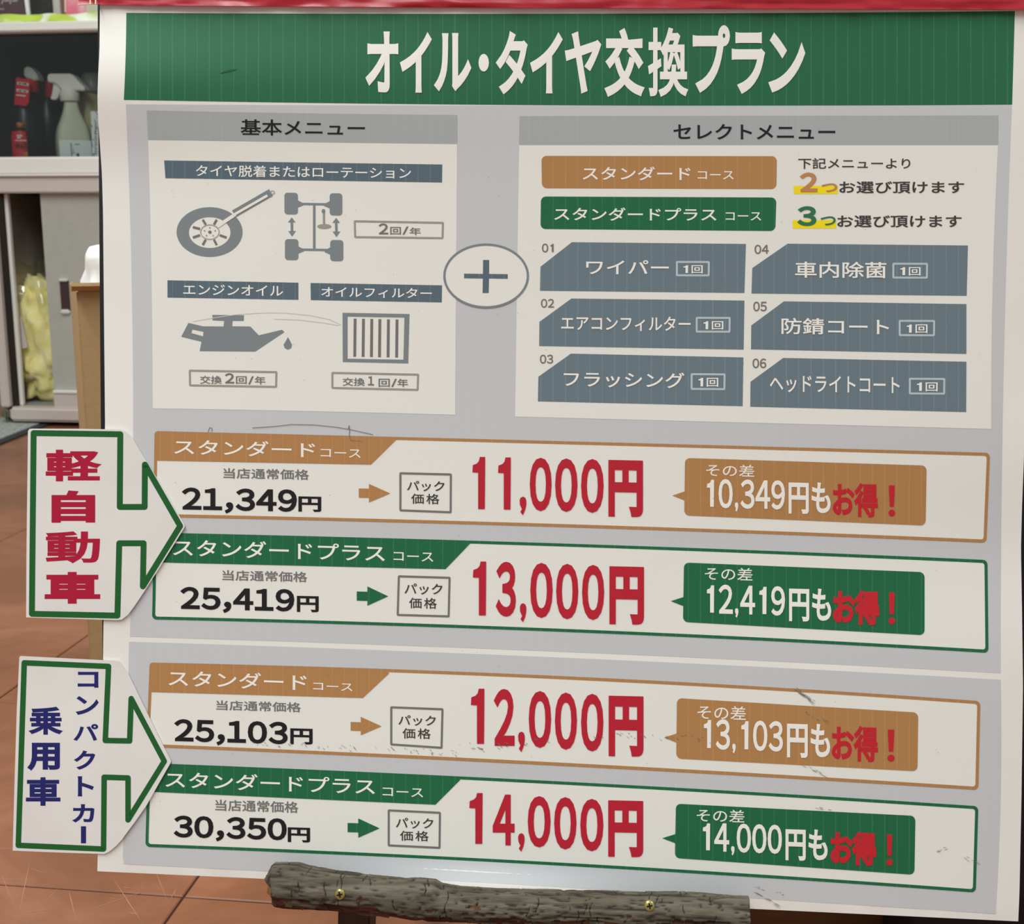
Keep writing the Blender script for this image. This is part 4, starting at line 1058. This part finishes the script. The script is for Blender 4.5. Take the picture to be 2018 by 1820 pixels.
def black_bottle():
    d = 0.20; b = shelf_py(56, d)
    r = clathe('cleaner_bottle', 56, d, [(b, 27), (b-3, 29), (235, 29), (208, 22), (190, 16), (160, 13), (156, 12)], m_bk)
    tag(r, 'black cleaner bottle with red collar and white tilted cap in the glass case', 'bottle')
    clathe('collar', 62, d, [(181, 14.5), (158, 12.5), (156, 12)], m_rl, r)
    cprof('cap', [(46, 134), (50, 131), (58, 131), (68, 141), (75, 155), (74, 158), (60, 157), (47, 151)], d-.02, d+.025, m_wcap, r, 0.004)
    cprof('neck_label', [(32, 152), (59, 158), (56, 203), (50, 209), (28, 206)], d-.052, d-.048, m_rl, r)
    for pts in ([(34, 161), (56, 164), (55.5, 169), (34, 166)], [(33, 175), (55, 178), (54.5, 183), (33, 180)], [(32, 186), (50, 188), (50, 190), (32, 188)]):
        cprof('label_marks', pts, d-.0535, d-.052, m_lab, r)
    for pts in ([(36, 162.5), (42, 163), (42, 165.5), (36, 165)], [(44, 163.5), (53, 164.5), (53, 167), (44, 166)], [(36, 177), (43, 177.5), (42, 180), (36, 179.5)], [(45, 178), (52, 179), (52, 181.5), (45, 180.5)]):
        cprof('label_marks', pts, d-.0545, d-.0535, m_bk, r)
black_bottle()
def wax_bottle():
    d = 0.11; b = shelf_py(42, d)
    r = clathe('wax_bottle', 42, d, [(b, 14), (b-2, 15.5), (270, 15.5), (258, 13), (252, 7), (250, 6.5)], m_bk, squash=.7)
    tag(r, 'small dark bottle with orange cap and red label in the glass case', 'bottle')
    clathe('cap', 40, d, [(251.5, 6.5), (243, 6.5), (241.5, 5.5)], m_or, r)
    clathe('label', 42, d, [(b-2, 15.9), (270, 15.9), (259, 13.6)], m_rl, r, (-1.35, 1.35), squash=.75)
    clathe('orange_badge', 51, d-.02, [(b-1, 4.5), (301, 5), (299, 4.5)], m_or, r, (-1.4, 1.4), ns=10, squash=.3)
    for x0, x1, y0, y1 in ((33, 44, 266, 268.5), (34, 41, 270, 272.5), (30, 52, 276, 277.4)):
        cprof('label_marks', [(x0, y0), (x1, y0), (x1, y1), (x0, y1)], d-.0225, d-.0215, m_lab, r)
    # the word WAX on the label
    V = []; Fc = []; pen = 0
    for c in 'WAX':
        v, f, gx0, gx1, gy0, gy1, adv = glyph(c, 0.03)
        k = len(V); V += [(p.x-gx0+pen, p.y) for p in v]; Fc += [[i+k for i in q] for q in f]; pen += gx1-gx0+.06
    hh = max(p[1] for p in V); out = []
    for x, y in V:
        uu, zz = cpt(29+25*x/pen, 292-11*y/hh, d-.026); out.append(cw(uu, d-.026, zz))
    from_py('label_lettering', out, Fc, m_bk, r)
wax_bottle()
def others():
    d = 0.27; b = shelf_py(101, d)
    r = clathe('cleaner_bottle', 101, d, [(b, 22), (222, 21), (198, 12), (190, 10)], m_bk)
    tag(r, 'black bottle with red cap half hidden behind the spray bottle trigger', 'bottle')
    clathe('cap', 99, d, [(192, 10), (162, 8.5), (160, 7.5)], m_rl, r)
    b = shelf_py(184, d)
    r = clathe('amber_bottle', 184, d, [(b, 26), (225, 26), (195, 23), (183, 19)], new_mat('olive_plastic', (196, 180, 136), 0.4, 0.4))
    tag(r, 'pale olive bottle with clear cap standing behind the spray bottle', 'bottle')
    clathe('cap', 183, d, [(184, 19), (176, 21), (150, 19), (144, 14)], new_mat('frosted_cap', (150, 146, 142), 0.3, 0.5), r)
    d = 0.07; b = shelf_py(190, d)
    m_pk = noisy('packet_print', (250, 246, 250), (150, 146, 152), 120, 0.5, 0.3, lo=.55, hi=.62)
    r = cprof('paper_packet', [(178, 219), (214, 219), (214, b), (182, b), (181, 280)], d, d+.03, m_pk, None, 0.001)
    tag(r, 'white packet with dark vertical print at the end of the glass case', 'packet')
    m_pd = new_mat('packet_dark', (50, 46, 48), .6, .2)
    yy = 240
    rn = random.Random(3)
    while yy < 303:
        k = rn.uniform(1.5, 4); cprof('label_marks', [(186.5, yy), (190.5+rn.uniform(-1, 1), yy), (190.5, yy+k*.6), (186.5, yy+k*.6)], d-.0008, d, m_pd, r); yy += k+1.2
    d = 0.16; b = shelf_py(-4, d)
    r = clathe('cleaner_bottle', -4, d, [(b, 16), (225, 16), (205, 14), (175, 10), (172, 8)], new_mat('smoke_bottle', (58, 58, 58), .4, .4))
    tag(r, 'grey smoke-coloured bottle with dark red label at the case corner', 'bottle')
    clathe('label', -4, d, [(232, 16.4), (212, 15.4)], new_mat('label_maroon', (84, 28, 30), .5, .3), r, (-1.5, 1.5))
others()

# yellow cloths in clear film in the lower cupboard
m_yel = noisy('yellow_cloth', (240, 226, 140), (250, 242, 176), 25, 0.85, 0.1, bump=0.4, dist=.01)
d = 0.20
uc, zcn = cpt(86, 668, d); zt_ = cpt(80, 540, d)[1]; z_b = zb1+.001
hh = (zt_-z_b)/2
cl = lumpy('cloth_bundle', cw(uc+.025, d, z_b+hh*.98), 0.112, 0.115, hh, 0.20, 3.1, 3.0, m_yel, 5, -hh*.98, 0.7)
tag(cl, 'bundle of yellow cloths wrapped in clear film inside the lower cupboard', 'cloth bundle')
m_film = bpy.data.materials.new('clear_film'); m_film.use_nodes = True
nt = m_film.node_tree; nt.nodes.remove(nt.nodes['Principled BSDF'])
tr = nt.nodes.new('ShaderNodeBsdfTransparent'); tr.inputs[0].default_value = (.96, .96, .95, 1); gs = nt.nodes.new('ShaderNodeBsdfGlossy'); gs.inputs['Roughness'].default_value = .08
ms = nt.nodes.new('ShaderNodeMixShader'); ms.inputs[0].default_value = .10
nt.links.new(tr.outputs[0], ms.inputs[1]); nt.links.new(gs.outputs[0], ms.inputs[2]); nt.links.new(ms.outputs[0], nt.nodes['Material Output'].inputs[0])
fm = lumpy('clear_film', cw(uc+.02, d, z_b+hh*1.06), 0.116, 0.112, hh*1.10, 0.42, 3.4, 8.0, m_film, 4, -hh*1.05, 0.75); fm.parent = cl
tg = cprof('paper_tag', [(31, 625), (41, 623), (54, 684), (40, 688)], d-.135, d-.132, new_mat('tag_white', (206, 196, 190), .7, .2), None); tg.parent = cl

# lime and white ruffled cloth along the cabinet top, and the boxes on it
def garland():
    nx, ny = 160, 10; V = []
    for j in range(ny+1):
        for i in range(nx+1):
            u = -0.02+1.2*i/nx; t = j/ny
            z = zt1+0.0015+(0.034+0.007*noise.noise((u*9, 0, 1)))*t
            dd = 0.012+0.020*noise.noise((u*14, t*1.3, 0))+0.012*math.sin(u*38+2*t)*(1-t*.5)+0.03*t
            V.append(cw(u, dd+.02, z))
    w = nx+1
    f = [(j*w+i, j*w+i+1, (j+1)*w+i+1, (j+1)*w+i) for j in range(ny) for i in range(nx)]
    m = new_mat('lime_check', (190, 214, 70), .8, .1)
    tc = nd(m, 'ShaderNodeTexCoord'); n = nd(m, 'ShaderNodeTexNoise'); n.inputs['Scale'].default_value = 17; n.inputs['Detail'].default_value = 1
    r = nd(m, 'ShaderNodeValToRGB'); r.color_ramp.elements[0].position = .40; r.color_ramp.elements[1].position = .52
    r.color_ramp.elements[0].color = rgba((202, 224, 96)); r.color_ramp.elements[1].color = rgba((246, 250, 226))
    lk(m, tc.outputs['Object'], n.inputs['Vector']); lk(m, n.outputs['Fac'], r.inputs[0]); lk(m, r.outputs[0], bs(m).inputs['Base Color'])
    o = from_py('ruffled_cloth', V, f, m, None, True)
    so = o.modifiers.new('thickness', 'SOLIDIFY'); so.thickness = 0.002
    tag(o, 'lime green and white ruffled cloth strip lying along the cabinet top', 'cloth')
garland()
def topbox(name, x0, x1, d, dep, mat, label, cat, tilt=0.0, h=0.22):
    zb = zt1+.0005
    u0 = cpt(x0, 20, d)[0]; u1 = cpt(x1, 20, d)[0]
    bm = bmesh.new(); bmesh.ops.create_cube(bm, size=1)
    for q in bm.verts:
        z = zb if q.co.z < 0 else zb+h
        q.co = cw((u0 if q.co.x < 0 else u1)+tilt*(z-zb), d if q.co.y < 0 else d+dep, z)
    bmesh.ops.recalc_face_normals(bm, faces=bm.faces[:])
    bmesh.ops.bevel(bm, geom=bm.edges[:], offset=.002, segments=2, affect='EDGES')
    o = from_bm(name, bm, mat); tag(o, label, cat)
    return o
m_purple = noisy('box_purple_brown', (82, 68, 68), (96, 74, 78), 12, .5, .3)
o = topbox('product_box', -40, 50.5, .10, .12, m_purple, 'dark purple-brown box with pale lettering on the cabinet top', 'box')
for pts in ([(2, 8), (5, 8), (9, -6), (5, -6)], [(8, 4), (20, 3), (20, -4), (9, -4)], [(18, 8), (22, 8), (24, -6), (20, -6)], [(24, 4), (34, 3.5), (36, -6), (25, -6)], [(-10, 16.5), (8, 16.5), (8, 19.5), (-10, 19.5)]):
    cprof('box_print', pts, .0985, .10, new_mat('box_print_gray', (150, 142, 140), .5, .3), o)
topbox('sign_card', 52, 58.5, .09, .05, m_wcap, 'narrow white card standing between two dark boxes on the cabinet top', 'card', -.06)
topbox('product_box', 59.5, 102, .10, .12, noisy('box_black', (44, 44, 42), (62, 62, 58), 14, .5, .3), 'plain black box beside the narrow white card on the cabinet top', 'box')
topbox('product_box', 103, 118.5, .11, .10, new_mat('box_beige', (206, 202, 190), .5, .3), 'pale beige box next to the black box on the cabinet top', 'box')
topbox('product_box', 119, 126.5, .14, .10, new_mat('box_gray', (164, 160, 148), .5, .3), 'slim grey box between beige and pink boxes on the cabinet top', 'box')
o = topbox('product_box', 127.5, 165.5, .10, .12, noisy('box_pink', (240, 130, 148), (250, 214, 214), 9, .5, .3, lo=.42, hi=.58), 'pink and white printed box on the cabinet top', 'box')
cprof('cream_edge', [(127.2, 24), (130, 24), (129.5, -20), (126.5, -20)], .0985, .10, m_redstripe, o)
topbox('product_box', 166.5, 205, .12, .12, new_mat('box_sage', (204, 206, 180), .5, .3), 'pale sage green box at the end of the row on the cabinet top', 'box')

# grey mat on the floor before the cabinet
a = on_floor(-70, 906); b = on_floor(122, 828)
e = (b-a).normalized(); nrm = Vector((-e.y, e.x, 0))
m_mat = noisy('mat_speckle', (134, 138, 130), (190, 192, 184), 140, .95, .1)
m_edge = new_mat('mat_rubber_edge', (58, 58, 60), .7, .2)
def prism(name, pts, z0, z1, mat, parent=None):
    n = len(pts); v = [(p.x, p.y, z0) for p in pts]+[(p.x, p.y, z1) for p in pts]
    return from_py(name, v, [tuple(range(n-1, -1, -1)), tuple(range(n, 2*n))]+[(i, (i+1) % n, (i+1) % n+n, i+n) for i in range(n)], mat, parent)
mt = prism('floor_mat', [a+nrm*.03, b+nrm*.03, b+nrm*.55, a+nrm*.55], 0.0002, 0.009, m_mat)
tag(mt, 'grey speckled floor mat with black rubber edge before the cabinet', 'mat')
prism('rubber_edge', [a, b, b+nrm*.03, a+nrm*.03], 0.0002, 0.006, m_edge, mt)
